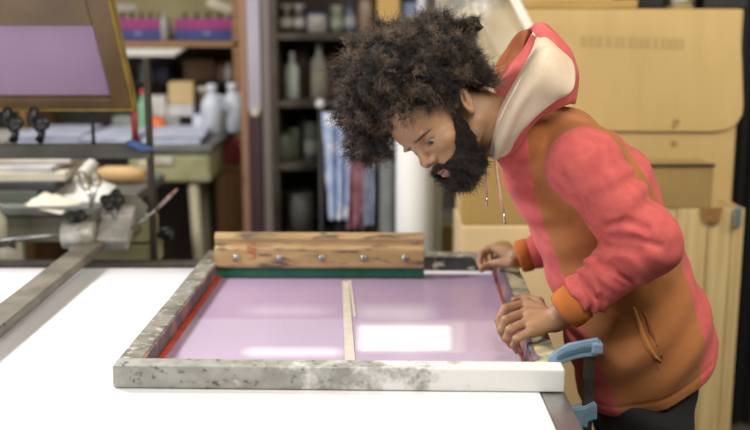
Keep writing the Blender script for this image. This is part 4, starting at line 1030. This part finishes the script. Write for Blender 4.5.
bottle('dark_jar', 303, SH[2], Yb + .15, .19, .04, (.03, .05, .04), (.02, .02, .02), 'tall dark jar standing at the back of the lower shelf', g3, 'lid')
bottle('paint_can', 299, SH[3], Yb, .17, .062, (.17, .17, .15), (.13, .13, .12), 'grey round can on the lowest visible cupboard shelf', 'cans low in the cupboard', 'lid')
t = thing('metal_hoop', 'dark metal hoop standing on edge behind the grey can', 'hoop', (XX(300, 4.8), 4.8, SH[3]))
MB().tube([Vector((XX(300, 4.8), 4.80, SH[3] + .012)) + V(.13 * math.cos(a), 0, .155 * math.sin(a) + 0.004) for a in np.linspace(0, math.pi, 24)], .010, 8).obj('hoop', cm((.09, .085, .075), .5, .5), t)
# boxes and tubes above the cupboard seen over the hair
Yt = 4.60
solid('tan_box', 'orange-tan cardboard box on the top cupboard shelf above the afro', 'box', XX(377, Yt), XX(399, Yt), 4.58, 4.8, SH[0] + .001, SH[0] + .2, mat('box_orange', (.60, .38, .12), .7), 'boxes above the hair')
solid('blue_box', 'small blue-grey box on the top cupboard shelf above the afro', 'box', XX(402, Yt), XX(416, Yt), 4.62, 4.8, SH[0] + .001, SH[0] + .13, cm((.22, .30, .45), .6), 'boxes above the hair')
bottle('white_tube_bottle', 422, SH[0], Yt + .02, .22, .024, (.75, .76, .82), (.7, .7, .75), 'white upright tube bottle on the top shelf above the afro', None)

solid('tan_board', 'pale tan board standing upright between the white roll and the carton', 'board', XX(434, 4.3), XX(476, 4.3), 4.3, 4.33, 0, ZZ(60, 4.3), mat('tan_board_face', (.55, .42, .20), .7, col2=(.5, .38, .18), scale=3))
# ------------------------------------------------ clothes rail
YR = 4.15
zr = ZZ(104, YR)
t = thing('clothes_rail', 'grey clothes rail standing between the cupboard and the white roll', 'clothes rail', (XX(360, YR), YR, 0))
for px in (321, 392): MB().tube([(XX(px, YR, 170), YR, 0), (XX(px, YR, 170), YR, zr)], .009, 10).obj('post', cm((.03, .03, .03), .5, .2), t)
MB().tube([(XX(319, YR, 170), YR, zr), (XX(394, YR, 170), YR, zr)], .009, 10).obj('rail', cm((.05, .05, .05), .4, .4), t)
for px in (321, 392): MB().box((XX(px, YR, 170), YR, .015), (.05, .16, .03), bev=.005).obj('foot', cm((.2, .2, .2), .4, .6), t)
bc = Vector(P(325.5, 113, YR)); b_ = MB(); b_.lathe([(.005, -.02), (.017, -.012), (.021, 0), (.017, .012), (.005, .02)], (XX(321, YR, 170), YR, zr), 16, axis=(1, 0, 0)).obj('end_knob', cm((.6, .6, .62), .3), t)
def garment(name, label, x0, x1, ytop, ybot, col, col2, seed, Y=YR - .005, cat='garment', taper=(1, 1), thick=.012, col3=None):
    rr = random.Random(seed); rows = []
    ncol = 9
    zt_ = zr + .008
    for j in range(6):
        f = j / 5; py = ytop + (ybot - ytop) * f; row = []
        wd = (x1 - x0) / 2 * (taper[0] + (taper[1] - taper[0]) * f); cx = (x0 + x1) / 2
        for i in range(ncol):
            u = i / (ncol - 1) * 2 - 1
            v = P(cx + u * wd + rr.uniform(-.6, .6), py, Y); row.append((v[0], Y - .03 + .028 * math.sin(i * 1.9 + seed + f * 1.2) * (.5 + f), v[2]))
        rows.append(row)
    mm = mat('garment_cloth', col, .85, col2=col2, scale=16, contrast=(.42, .58), bump=.2, bscale=80, col3=col3, scale3=12, c3=(.52, .58))
    t = thing(name, label, cat, P((x0 + x1) / 2, ybot, Y), 'clothes hanging on the rail')
    loft('cloth', rows, mm, t, thick)
    hk = Vector(P((x0 + x1) / 2, ytop + 1, Y - .02)); top = Vector((hk.x, YR, zr + .010))
    MB().tube([hk - V(0, 0, .02), hk, (hk + top) / 2 + V(0, -.02, .01), top + V(0, -.012, 0), top + V(0, 0, .004)], .004, 8).obj('hanger_hook', M_steel, t)
    return t
garment('blue_shirt', 'pale blue and white shirt hanging by the cupboard, leftmost on the rail', 324, 352, 112, 217, (.50, .60, .82), (.34, .44, .68), 1, taper=(1.05, .6), col3=(.8, .84, .92))
garment('dark_jacket', 'near black garment hanging between the blue shirt and the pink one', 338, 356, 118, 228, (.02, .02, .03), (.04, .04, .05), 2, Y=YR + .03)
garment('pink_garment', 'dull pink and red garment hanging under the hair', 349, 364, 135, 226, (.30, .10, .13), (.42, .22, .26), 3, col3=(.10, .04, .06))
garment('blue_garment', 'narrow blue-grey garment hanging right of the pink one', 362, 375, 140, 222, (.38, .43, .55), (.24, .28, .40), 4)
garment('black_garment', 'narrow black garment hanging between blue-grey cloth and grey duct', 371, 385, 130, 218, (.02, .03, .05), (.05, .07, .12), 5, Y=YR + .03)
t = thing('grey_duct', 'grey ribbed duct standing just left of the white roll', 'duct', (XX(388, 4.0), 4.0, 0))
MB().lathe([(.032 + (.003 if i % 2 else 0), .012 * i) for i in range(int(1.55 / .012))], (XX(388, 4.0, 190), 4.0, 0), 18).obj('duct_body', cm((.25, .26, .26), .5, .2), t)
t = thing('white_roll', 'tall white roll of material standing upright behind the squeegee', 'roll', (XX(416, 3.9, 190), 3.9, 0))
MB().lathe([(.070, 0), (.0765, .003), (.0765, 1.595), (.070, 1.6)], (XX(416, 3.9, 190), 3.9, 0), 36).obj('roll_body', M_whitepole, t)
MB().lathe([(.022, 0), (.030, .001), (.030, .02), (.022, .02)], (XX(416, 3.9, 190), 3.9, 1.6), 18).obj('core_tube', M_card2, t)
t = thing('slim_white_pole', 'slim cream pole standing right of the white roll', 'pole', (XX(439, 3.9, 190), 3.9, 0))
MB().lathe([(.010, 0), (.011, .002), (.011, 1.56), (.010, 1.565)], (XX(439.5, 3.9, 190), 3.9, 0), 14).obj('pole', mat('cream_pole', (.55, .53, .42), .5), t)
# low stand with trays right of the roll
Yl = 3.95
z0 = ZZ(226, Yl)
t = thing('tray_cabinet', 'low tan cabinet beside the large carton with pale trays on it', 'cabinet', (XX(455, Yl), Yl + .1, 0))
MB().box((XX(456, Yl, 230), Yl + .15, z0 / 2), (XX(478, Yl) - XX(434, Yl), .3, z0), bev=.004).obj('cabinet_body', M_card2, t)
MB().box((XX(456, Yl, 230), Yl + .145, z0 + .006), (XX(480, Yl) - XX(433, Yl), .32, .012), bev=.003).obj('cabinet_top', M_cardtan, t)
solid('pale_tray', 'pale grey plastic tray stacked on the low tan cabinet', 'tray', XX(441, Yl), XX(461, Yl), Yl + .02, Yl + .22, z0 + .0135, z0 + .060, cm((.55, .56, .58), .5), None)
solid('grey_tray', 'darker grey box standing on the pale tray', 'box', XX(441, Yl), XX(459, Yl), Yl + .04, Yl + .22, z0 + .0615, z0 + .15, cm((.30, .31, .33), .5), None)

# ------------------------------------------------ post in front of the shelves
YQ = 4.2
t = thing('door_post', 'lavender-white and brown upright post between the two shelves', 'post', (XX(257, YQ), YQ, 0))
zs = ZZ(112, YQ)
MB().box((XX(245.5, YQ), YQ + .03, 1.5), (.030, .06, 3.0), bev=.003).obj('brown_edge', mat('post_brown', (.27, .15, .09), .6), t)
MB().box((XX(256, YQ), YQ + .02, (3.0 + zs) / 2), (.052, .06, 3.0 - zs), bev=.005).obj('pale_face', mat('post_pale', (.42, .40, .47), .4, col2=(.33, .30, .36), scale=9, stretch=(1, 1, .2)), t)
MB().box((XX(256, YQ), YQ + .02, zs / 2), (.050, .06, zs), bev=.005).obj('dark_face', mat('post_dark', (.055, .03, .035), .4), t)
MB().box((XX(256, YQ), YQ - .012, zs), (.030, .01, .03), bev=.003).obj('latch_plate', cm((.55, .5, .4), .4), t)
MB().box((XX(267.5, YQ), YQ + .03, 1.5), (.034, .06, 3.0), bev=.003).obj('grey_edge', mat('post_greybrown', (.17, .14, .13), .6), t)

# ------------------------------------------------ shelf unit on the left
YU, YV = 4.72, 5.15
xl2, xr2 = XX(20, YU), XX(243, YU)
t = thing('storage_shelf', 'wooden shelf unit on the left holding the pink and blue crates', 'shelf', ((xl2 + xr2) / 2, YU, 0))
zsh = ZZ(41, YU)
for z in (zsh, 2.2): MB().box(((xl2 + xr2) / 2, (YU + YV) / 2, z - .014), (xr2 - xl2, YV - YU, .026), bev=.003).obj('shelf_board', M_woodshelf, t)
zlow = ZZ(84, YU); MB().box(((xl2 + xr2) / 2, (YU + YV) / 2 + .12, zlow - .012), (xr2 - xl2 - .08, .2, .022), bev=.003).obj('shelf_board', M_wooddk, t)
for x in (xl2 + .02, xr2 - .02): MB().box((x, (YU + YV) / 2, 1.15), (.03, YV - YU, 2.3), bev=.003).obj('side_panel', M_woodshelf, t)
MB().box(((xl2 + xr2) / 2, YV - .01, (zsh + 2.2) / 2), (xr2 - xl2 - .08, .01, 2.2 - zsh - .03)).obj('back_panel', mat('shelf_back_yellow', (.42, .38, .20), .8, col2=(.36, .32, .17), scale=2), t)
MB().box(((xl2 + xr2) / 2, YV - .01, zsh / 2 - .02), (xr2 - xl2 - .08, .01, zsh - .03)).obj('back_panel', M_wooddk, t)
Yk = 4.80
def crate(px0, px1, label, t0):
    x0, x1 = XX(px0, Yk, 30), XX(px1, Yk, 30); z = zsh + .0005
    t = thing('storage_crate', label, 'crate', ((x0 + x1) / 2, Yk + .12, z), 'pink and blue crates on the left shelf')
    MB().box(((x0 + x1) / 2, Yk + .12, z + .024), (x1 - x0, .24, .047), bev=.003).obj('blue_base', cm((.03, .05, .22), .4), t)
    m = MB(); xc = (x0 + x1) / 2; W2 = (x1 - x0)
    m.box((xc, Yk + .004, z + .073), (W2, .008, .05), bev=.002); m.box((xc, Yk + .236, z + .073), (W2, .008, .05), bev=.002)
    m.box((x0 + .004, Yk + .12, z + .073), (.008, .224, .05)); m.box((x1 - .004, Yk + .12, z + .073), (.008, .224, .05))
    for k_ in range(9): m.box((x0 + W2 * (k_ + .5) / 9, Yk - .002, z + .073), (.004, .004, .046))
    m.obj('pink_rim', cm((.36, .03, .20), .4), t)
    MB().box((xc + .01, Yk - .003, z + .03), (.035, .006, .012), bev=.002).obj('latch', cm((.25, .35, .6), .4), t)
    for k_ in range(5): MB().lathe([(.016, .048), (.018, .05), (.018, .09), (.008, .10), (.008, .125)], (x0 + W2 * (k_ + .5) / 5, Yk + .12, z), 12).obj('dark_pot', cm((.025, .025, .03), .5), t)
    return t
crate(112, 160, 'pink and blue crate nearest the raised screen on the shelf', 0)
crate(175, 234, 'wider pink and blue crate near the lavender post on the shelf', 0)
bottle('white_bottle', 165.5, zsh, Yk + .03, .125, .022, (.42, .44, .42), (.40, .42, .42), 'slim white bottle standing between the two pink crates', None)
cx = XX(222, Yk); t = tag(MB().box((cx, Yk + .10, zsh + .155), (.12, .10, .045), axes_mat(V(.93, 0, -.34), V(0, 1, 0), V(.34, 0, .93)), bev=.004).obj('cream_packet', M_cream, None, (cx, Yk + .10, zsh + .10)), 'cream packet lying tilted on top of the wider crate', 'packet')
cx = XX(128, Yk); tag(MB().box((cx, Yk + .09, zsh + .1445), (.09, .08, .035), rotz(.3), bev=.006).obj('folded_cloth', cm((.45, .42, .38), .8), None, (cx, Yk + .09, zsh + .10)), 'pale folded cloth on the crate nearest the raised screen', 'cloth')
x0, x1 = XX(122, YU - .06), XX(188, YU - .06)
t = thing('white_panel', 'white slim panel tucked under the wooden shelf board', 'lamp', ((x0 + x1) / 2, YU - .03, zsh - .06))  # plain white panel put under the board, not a real lamp
MB().prism([(x0, zsh - .032), (x1, zsh - .032), (x1 - .05, zsh - .066), (x0, zsh - .066)], (0, YU - .02, 0), (1, 0, 0), (0, 0, 1), (0, 1, 0), .09, bev=.004).obj('slab', mat('slab_white', (.70, .68, .62), .5), t)
for i, (a, b, h_, c, lb) in enumerate(((150, 172, .07, (.06, .06, .11), 'dark blue box on the low shelf behind the raised screen post'), (188, 218, .10, (.16, .09, .05), 'brown box at the back of the low left shelf'), (220, 238, .085, (.13, .07, .04), 'reddish brown box beside the lavender post'))):
    solid('shelf_box', lb, 'box', XX(a, YU + .25), XX(b, YU + .25), YU + .2, YU + .36, zlow + .0005, zlow + h_, cm(c, .7), 'boxes at the back of the low left shelf')
bottle('white_bottle', 229, zlow, YU + .16, .09, .02, (.45, .42, .38), (.5, .46, .40), 'small pale bottle on the low shelf above the milky jugs', None)
bottle('teal_bottle', 146, zlow, YU + .16, .12, .03, (.18, .26, .24), (.3, .36, .35), 'teal bottle on the low shelf right of the raised screen', None)

# ------------------------------------------------ paper table (plan chest) in front of the shelves
zT = ZZ(146, 4.05); yA, yB = 4.05, 4.66
xa, xb = XX(-60, yA), XX(212, yA)
t = thing('paper_table', 'grey-topped machine table with an olive drawer unit covered with papers', 'table', ((xa + xb) / 2, (yA + yB) / 2, 0))
MB().box(((xa + xb) / 2, (yA + yB) / 2, zT - .016), (xb - xa, yB - yA, .03), bev=.004).obj('table_top', M_greymach, t)
ox0, ox1 = XX(127, yA), XX(209, yA); oz = ZZ(183, yA)
MB().box(((ox0 + ox1) / 2, yA + .20, (zT - .034 + oz) / 2), (ox1 - ox0, .38, zT - .034 - oz), bev=.012).obj('olive_unit', M_olive, t)
MB().box(((ox0 + ox1) / 2 - .02, yA + .006, (zT + oz) / 2 + .015), (.075, .012, .035), bev=.004).obj('white_plate', cm((.5, .48, .38), .4), t)
MB().lathe([(.028, 0), (.030, .006), (.02, .012)], (XX(143, yA), yA + .012, (zT + oz) / 2 - .01), 18, axis=(0, -1, 0)).obj('dial', cm((.50, .46, .32), .4), t)
MB().box((XX(60, yA), yA + .2, zT - .06), (XX(122, yA) - XX(-50, yA), .3, .055), bev=.004).obj('lower_frame', M_wooddk, t)
for px, Yy in ((192, yA + .05), (10, yA + .05), (200, yB - .06), (10, yB - .06)):
    a = Vector((XX(px, Yy), Yy, zT - .03 if Yy > 4.3 else zT - .1)); b = Vector((XX(px + 9, Yy), Yy, 0)) 
    MB().tube([b, a], .022, 10).obj('leg', mat('leg_olive_pale', (.34, .31, .20), .5), t)
zTp = zT
def sheets(label, px0, px1, y0, y1, h_, m, rz=0, z=None, name='paper_stack', grp='paper stacks on the machine table', nn=5, seed=0):
    z = zTp if z is None else z
    rr = random.Random(seed); cx = (XX(px0, (y0 + y1) / 2) + XX(px1, (y0 + y1) / 2)) / 2; W2 = XX(px1, (y0 + y1) / 2) - XX(px0, (y0 + y1) / 2); cy = (y0 + y1) / 2
    b = MB()
    for i in range(nn):
        b.box((cx + rr.uniform(-.008, .008), cy + rr.uniform(-.008, .008), z + .0004 + h_ * (i + .5) / nn), (W2, y1 - y0, h_ / nn * .96), rotz(rz + rr.uniform(-.05, .05)), bev=.0008, seg=1)
    return tag(b.obj(name, m, None, (cx, cy, z)), label, 'paper', grp)
sheets('pale blue paper stack at the left of the machine table', 28, 92, 4.10, 4.52, .035, M_paperb, .05, seed=1)
sheets('pale blue paper stack left of the dark upright pole', 97, 146, 4.09, 4.50, .030, M_paperb, -.06, seed=2)
sheets('wide stack of bluish paper right of the dark upright pole', 152, 206, 4.10, 4.50, .034, M_paperb, .08, seed=3)
sheets('low white paper stack at the far left of the machine table', -55, 24, 4.12, 4.5, .018, M_paper, .0, seed=4)
zi = zT
Yj = 4.58
def on_table(px, w_px, hgt, Y, m, name, label, cat, z=None, rz=0, group=None):
    return solid(name, label, cat, XX(px - w_px / 2, Y), XX(px + w_px / 2, Y), Y - .06, Y + .06, (zi if z is None else z) + .001, (zi if z is None else z) + .001 + hgt, m, group, rz=rz)
on_table(150, 66, .068, Yj, mat('grey_box', (.20, .21, .20), .5, col2=(.30, .31, .29), scale=9), 'grey_box', 'long grey box lying on the machine table behind the papers', 'box')
zz = zi + .070
on_table(158, 24, .085, Yj, cm((.60, .58, .55), .6), 'white_box', 'white box on the left end of the long grey box', 'box', zz)
on_table(184, 26, .05, Yj, cm((.58, .58, .56), .7), 'paper_bundle', 'white paper bundle beneath the small tan carton', 'paper', zz)
on_table(184, 24, .095, Yj, mat('small_carton_tan', (.55, .40, .20), .7), 'small_carton', 'small tan carton perched on the white paper bundle', 'carton', zz + .051, .1)
t = tag(MB().lathe([(.02, -.035), (.032, -.03), (.036, 0), (.030, .03), (.018, .036)], (XX(158, Yj - .10), Yj - .10, zi + .037 + .0), 18, axis=(1, 0, .1)).obj('orange_roll', cm((.72, .16, .05), .6), None, (XX(158, Yj - .1), Yj - .1, zi)), 'bright orange roll in front of the grey box', 'roll')
bottle('green_bottle', 142, zi, Yj - .09, .19, .026, (.20, .42, .24), (.62, .10, .07), 'green bottle with a red cap beside the dark pole', None)
bottle('white_jar', 199.5, zi, Yj - .10, .085, .036, (.62, .64, .72), (.42, .45, .60), 'round white jar standing left of the milky jugs', None, 'lid')
bottle('cream_jar', 203, zi, Yj + .05, .19, .036, (.16, .13, .10), (.60, .56, .48), 'dark jar with a round cream lid behind the white jar', None, 'lid')
def jug(px, Y, label):
    x = XX(px, Y); z = zi + .001
    t = thing('plastic_jug', label, 'jug', (x, Y, z), 'milky plastic jugs on the machine table')
    MB().lathe([(.044, 0), (.050, .006), (.050, .11), (.046, .135), (.026, .165), (.017, .175), (.017, .19)], (x, Y, z), 20, flat=(1, 1)).obj('jug_body', M_hdpe, t)
    MB().tube([Vector((x + .030, Y - .03, z + .165)), Vector((x + .052, Y - .03, z + .155)), Vector((x + .055, Y - .03, z + .12)), Vector((x + .045, Y - .025, z + .10))], .007, 8).obj('jug_handle', M_hdpe, t)
    MB().lathe([(.021, .185), (.022, .187), (.022, .208), (.018, .211)], (x, Y, z), 16).obj('cap', cm((.72, .74, .80), .4), t)
jug(213.5, Yj - .08, 'milky plastic jug nearer the white jar'); jug(233.5, Yj - .02, 'milky plastic jug nearest the lavender post')
# wooden cupboard with red box right of the machine
zb = ZZ(150, 4.5)
t = thing('low_cupboard', 'low orange-brown wooden cupboard below the milky jugs', 'cupboard', (XX(226, 4.5), 4.6, 0))
xa2, xb2 = XX(213, 4.5), XX(243, 4.5); zc2 = ZZ(166, 4.5)
MB().box(((xa2 + xb2) / 2, 4.62, zc2 / 2), (xb2 - xa2, .16, zc2), bev=.004).obj('cupboard_body', mat('orange_wood', (.22, .11, .045), .5, col2=(.17, .08, .03), scale=6, stretch=(1, 1, 6)), t)
MB().box(((xa2 + xb2) / 2, 4.534, zc2 * .55), (xb2 - xa2 - .02, .012, zc2 * .8), bev=.003).obj('door_panel', mat('orange_wood_panel', (.25, .13, .055), .5), t)
solid('red_box', 'dark red box standing on the low orange-brown cupboard', 'box', XX(222, 4.55), XX(244, 4.55), 4.56, 4.70, zc2 + .001, zc2 + .11, cm((.24, .025, .03), .5))
solid('yellow_packet', 'yellow packet lying on the dark red box', 'packet', XX(233, 4.55), XX(245, 4.55), 4.57, 4.67, zc2 + .112, zc2 + .155, cm((.62, .42, .05), .5))

# ------------------------------------------------ raised screen at top left
def raised():
    Yb_, Yt_ = 3.00, 2.735
    A = Vector(P(135, 105, Yb_)); Bt = Vector(P(110, -4, Yt_)); up = (Bt - A); up.normalize()
    ex = Vector((1, 0, 0)); ey = up.cross(ex).normalized()*-1; M = axes_mat(ex, -ey, up)
    M = axes_mat(ex, up.cross(ex), up)
    Ht = (Vector(P(110, -4, Yt_)) - A).length + .02; Wd = .95
    t = thing('raised_screen', 'varnished wooden silkscreen frame with mauve mesh raised at upper left', 'silkscreen', (A.x - Wd / 2, Yb_, A.z))
    def bx(x0, x1, z0, z1, th, name, m, off=0, par=None, bev=.003):
        c = A + ex * (-(x0 + x1) / 2) + up * ((z0 + z1) / 2) + (up.cross(ex)) * off
        return MB().box(c, (abs(x1 - x0), th, abs(z1 - z0)), M, bev=bev).obj(name, m, par or t)
    bx(0, .058, 0, Ht, .04, 'side_rail', M_gold); bx(Wd - .058, Wd, 0, Ht, .04, 'side_rail', M_gold)
    bx(.058, Wd - .058, 0, .042, .04, 'bottom_rail', M_gold); bx(.058, Wd - .058, Ht - .105, Ht, .04, 'top_rail', M_gold)
    bx(-.004, .003, -.002, Ht, .044, 'outer_edge', M_goldedge); bx(0, Wd, -.004, .003, .044, 'outer_edge', M_goldedge)
    bx(.056, Wd - .056, .040, Ht - .10, .003, 'mesh_screen', M_mauve, 0, bev=0)
    for a, b, c_2, d in ((.056, .064, .04, Ht - .07), ): bx(a, b, c_2, d, .012, 'mesh_edge', M_purple, 0)
    # hinge clamps and the beam they hang on
    zb_ = ZZ(147, Yb_)
    for px in (14, 40):
        x = XX(px, Yb_)
        MB().tube([Vector((x, Yb_ - .01, A.z + .01)), Vector((x - .012, Yb_ - .02, A.z - .04)), Vector((x + .012, Yb_ - .01, A.z - .08)), Vector((x, Yb_, zb_ + .02))], [.012, .016, .011, .014], 10).obj('hinge_clamp', M_blackknob, t)
        MB().lathe([(.008, -.012), (.022, -.010), (.022, .010), (.008, .012)], (x + .02, Yb_ - .03, A.z - .05), 16, axis=(0, 1, 0)).obj('hinge_knob', M_blackknob, t)
    for px, m_, y1 in ((134, cm((.30, .03, .03), .4), 146), (92, M_dark, 146)):
        x = XX(px, Yb_, 110); MB().tube([(x, Yb_, A.z + .008), (x, Yb_, zb_ + .01)], .0095 if px > 100 else .005, 10).obj('support_rod', m_, t)
    x0, x1 = XX(-70, Yb_), XX(152, Yb_)
    MB().box(((x0 + x1) / 2, Yb_, zb_ - .012), (x1 - x0, .05, .04), bev=.004).obj('hinge_beam', mat('beam_dark', (.05, .048, .04), .6, .1, col2=(.09, .085, .07), scale=8), t)
    xp = XX(150, Yb_, 150)
    MB().box((xp, Yb_, (ZZ(58, Yb_)) / 2), (.018, .022, ZZ(58, Yb_)), bev=.003).obj('upright_post', mat('post_black_brown', (.05, .04, .03), .45, .4), t)
    MB().box((x0 + .03, Yb_, (zb_ - .03) / 2), (.04, .04, zb_ - .03), bev=.003).obj('upright_post', M_dark, t)
    t2 = tag(MB().tube([Vector(P(126, 143, Yb_ - .03)), Vector(P(134, 144, Yb_ - .035)), Vector(P(142, 148, Yb_ - .03)), Vector(P(153, 149, Yb_ - .03))], [.006, .012, .012, .006], 10).obj('blue_rag', cm((.06, .13, .33), .7), None, P(140, 150, Yb_ - .03)), 'small blue rag tied to the hinge beam at the dark post', 'rag')
raised()

# ------------------------------------------------ cluttered side table at left
zS = 1.045; ys0, ys1 = 3.16, 3.85
xa, xb = XX(-90, ys0), XX(118, ys0)
t = thing('side_table', 'dim side table at the far left heaped with magazines and paper', 'table', ((xa + xb) / 2, (ys0 + ys1) / 2, 0))
MB().box(((xa + xb) / 2, (ys0 + ys1) / 2, zS - .016), (xb - xa, ys1 - ys0, .03), bev=.004).obj('table_top', M_greymach, t)
MB().box(((xa + xb) / 2, ys0 + .03, zS - .075), (xb - xa - .04, .03, .085), bev=.004).obj('apron', mat('table_olive_dark', (.12, .12, .08), .6), t)
for x in (xa + .05, xb - .05):
    for y in (ys0 + .05, ys1 - .05): MB().box((x, y, (zS - .03) / 2), (.045, .045, zS - .03), bev=.003).obj('leg', M_greymach, t)
zc3 = zS
items = [(-40, 32, 3.22, 3.5, .034, mat('teal_book', (.05, .14, .11), .5, col2=(.12, .09, .06), scale=16), 'thick teal-edged book at the bottom of the magazine pile', .06),
         (-50, 54, 3.24, 3.55, .026, cm((.04, .04, .045), .5), 'black folder lying on the teal-edged book', -.03),
         (-60, 60, 3.25, 3.58, .028, M_cream, 'cream-edged magazine with a red mark in the pile', .05),
         (-60, 56, 3.27, 3.60, .018, mat('magazine_grey', (.34, .34, .38), .5, col2=(.5, .48, .44), scale=10), 'grey-blue magazine near the top of the pile', -.08),
         (-40, 62, 3.30, 3.62, .014, mat('magazine_brown', (.32, .26, .20), .5, col2=(.45, .42, .38), scale=9), 'brownish magazine on top of the pile', .12)]
for i, (a, b, y0, y1, h_, m_, lb, rz_) in enumerate(items):
    o = solid('magazine' if i > 1 else ('book', 'folder')[i], lb, ('book', 'folder', 'magazine', 'magazine', 'magazine')[i], XX(a, y0), XX(b, y0), y0, y1, zc3 + .0006, zc3 + h_, m_, 'reading matter piled on the side table', bev=.002, rz=rz_); zc3 += h_ + .0006
rd = P(9, 184, 3.2)
# crumpled white sheets
def sheet(rows, m_, name, label, th=.003, wr=.006, seed=1, grp=None, cat='paper'):
    t = thing(name, label, cat, rows[0][0], grp); loft('sheet', rows, m_, t, th, wr=wr, seed=seed); return t
def rp(rows): return [[P(*p) for p in r] for r in rows]
sheet(rp([[(28, 200, 3.24), (40, 190, 3.30), (54, 183, 3.36), (66, 176, 3.45)], [(48, 206, 3.22), (60, 195, 3.28), (72, 184, 3.34), (82, 172, 3.45)], [(66, 212, 3.20), (78, 200, 3.25), (92, 186, 3.32), (98, 178, 3.42)], [(84, 214, 3.20), (98, 204, 3.24), (112, 192, 3.30), (116, 186, 3.40)]]), M_paper, 'crumpled_paper', 'large crumpled white sheet sloping down behind the scissors', wr=.012, seed=4)
sheet(rp([[(24, 206, 3.17), (38, 196, 3.20), (56, 194, 3.24)], [(40, 210, 3.16), (52, 200, 3.19), (66, 198, 3.23)], [(62, 214, 3.15), (72, 207, 3.18), (82, 204, 3.21)]]), M_cream, 'torn_sheet', 'cream torn sheet at the front of the side table', wr=.008, seed=8)
t = thing('paper_roll', 'white rolled paper leaning over the magazines behind the scissors', 'roll', P(80, 182, 3.35))
MB().tube([Vector(P(70, 190, 3.34)), Vector(P(82, 176, 3.36)), Vector(P(95, 161, 3.38))], [.020, .021, .019], 18).obj('rolled_sheet', M_paper, t)
t = thing('canvas_roll', 'long tan roll lying behind the white crumpled sheet', 'roll', (XX(122, 3.6), 3.6, zS))
MB().tube([Vector((XX(p_, 3.6), 3.6, zS + .032)) for p_ in (96, 106, 128, 144)], [.020, .030, .030, .022], 16).obj('tan_roll', mat('tan_canvas', (.48, .32, .14), .7), t)
# scissors
Ys = 3.17
t = thing('scissors', 'scissors with brass-coloured handles standing upright against the crumpled paper', 'scissors', P(98, 206, Ys))
def loop(cx, cy, rx, ry, ang):
    return [Vector(P(cx + rx * math.cos(a) * math.cos(ang) - ry * math.sin(a) * math.sin(ang), cy + rx * math.cos(a) * math.sin(ang) + ry * math.sin(a) * math.cos(ang), Ys)) for a in np.linspace(0, 2 * math.pi, 22)]
M_brass = mat('brass_handle', (.22, .18, .09), .4, .5)
MB().tube(loop(84, 181, 4.2, 10, -.35), .0042, 8).obj('handle', M_brass, t)
MB().tube(loop(95.5, 180, 5.2, 6.5, -.2), .0042, 8).obj('handle', M_brass, t)
MB().tube([Vector(P(88, 191, Ys)), Vector(P(91, 199, Ys)), Vector(P(92, 212, Ys))], [.006, .007, .003], 8).obj('blade', M_steel, t)
MB().tube([Vector(P(96, 187, Ys - .006)), Vector(P(93, 198, Ys - .006)), Vector(P(88, 212, Ys - .006))], [.005, .007, .003], 8).obj('blade', M_steel, t)
# cream bottle and white sack at the left edge
t = thing('cream_bottle', 'cream plastic bottle at the very left edge in front of the side table', 'bottle', P(-2, 236, 3.05))
Pb = P(-2, 236, 3.05)
MB().lathe([(.018, -.01), (.028, 0), (.028, .06), (.012, .085), (.012, .1)], (Pb[0], Pb[1], Pb[2] - .01), 18).obj('bottle_body', mat('cream_plastic', (.55, .52, .38), .4), t)
MB().lathe([(.015, .095), (.015, .11)], (Pb[0], Pb[1], Pb[2] - .01), 14).obj('cap', cm((.5, .48, .4), .4), t)
MB().box((Pb[0], Pb[1] + .02, (Pb[2] - .02) / 2), (.07, .07, Pb[2] - .02), bev=.004).obj('stand', M_greymach, t)
sk = thing('white_sack', 'pale fabric sack drooping below the dark beam at left', 'sack', P(2, 300, 3.02))
rows = rp([[(-26, 252, 3.0), (-12, 250, 2.98), (2, 250, 2.98), (14, 253, 3.0)], [(-28, 275, 2.98), (-10, 272, 2.95), (6, 272, 2.95), (18, 276, 2.99)], [(-28, 300, 2.98), (-10, 302, 2.95), (8, 300, 2.95), (20, 300, 2.99)], [(-24, 330, 3.0), (-8, 335, 2.98), (6, 333, 2.98), (16, 330, 3.0)]])
rows = [[(p[0], max(p[1], 2.96) + .02, p[2]) for p in r] for r in rows]
loft('sack_cloth', rows, mat('sack_cloth', (.55, .52, .44), .85, col2=(.45, .42, .36), scale=12), sk, .02, wr=.02, seed=2)
MB().tube([Vector(rows[0][1]) - V(0, 0, .01), Vector(rows[0][1]) + V(0, -.0, .06)], .004, 6).obj('tie', M_wooddk, sk)
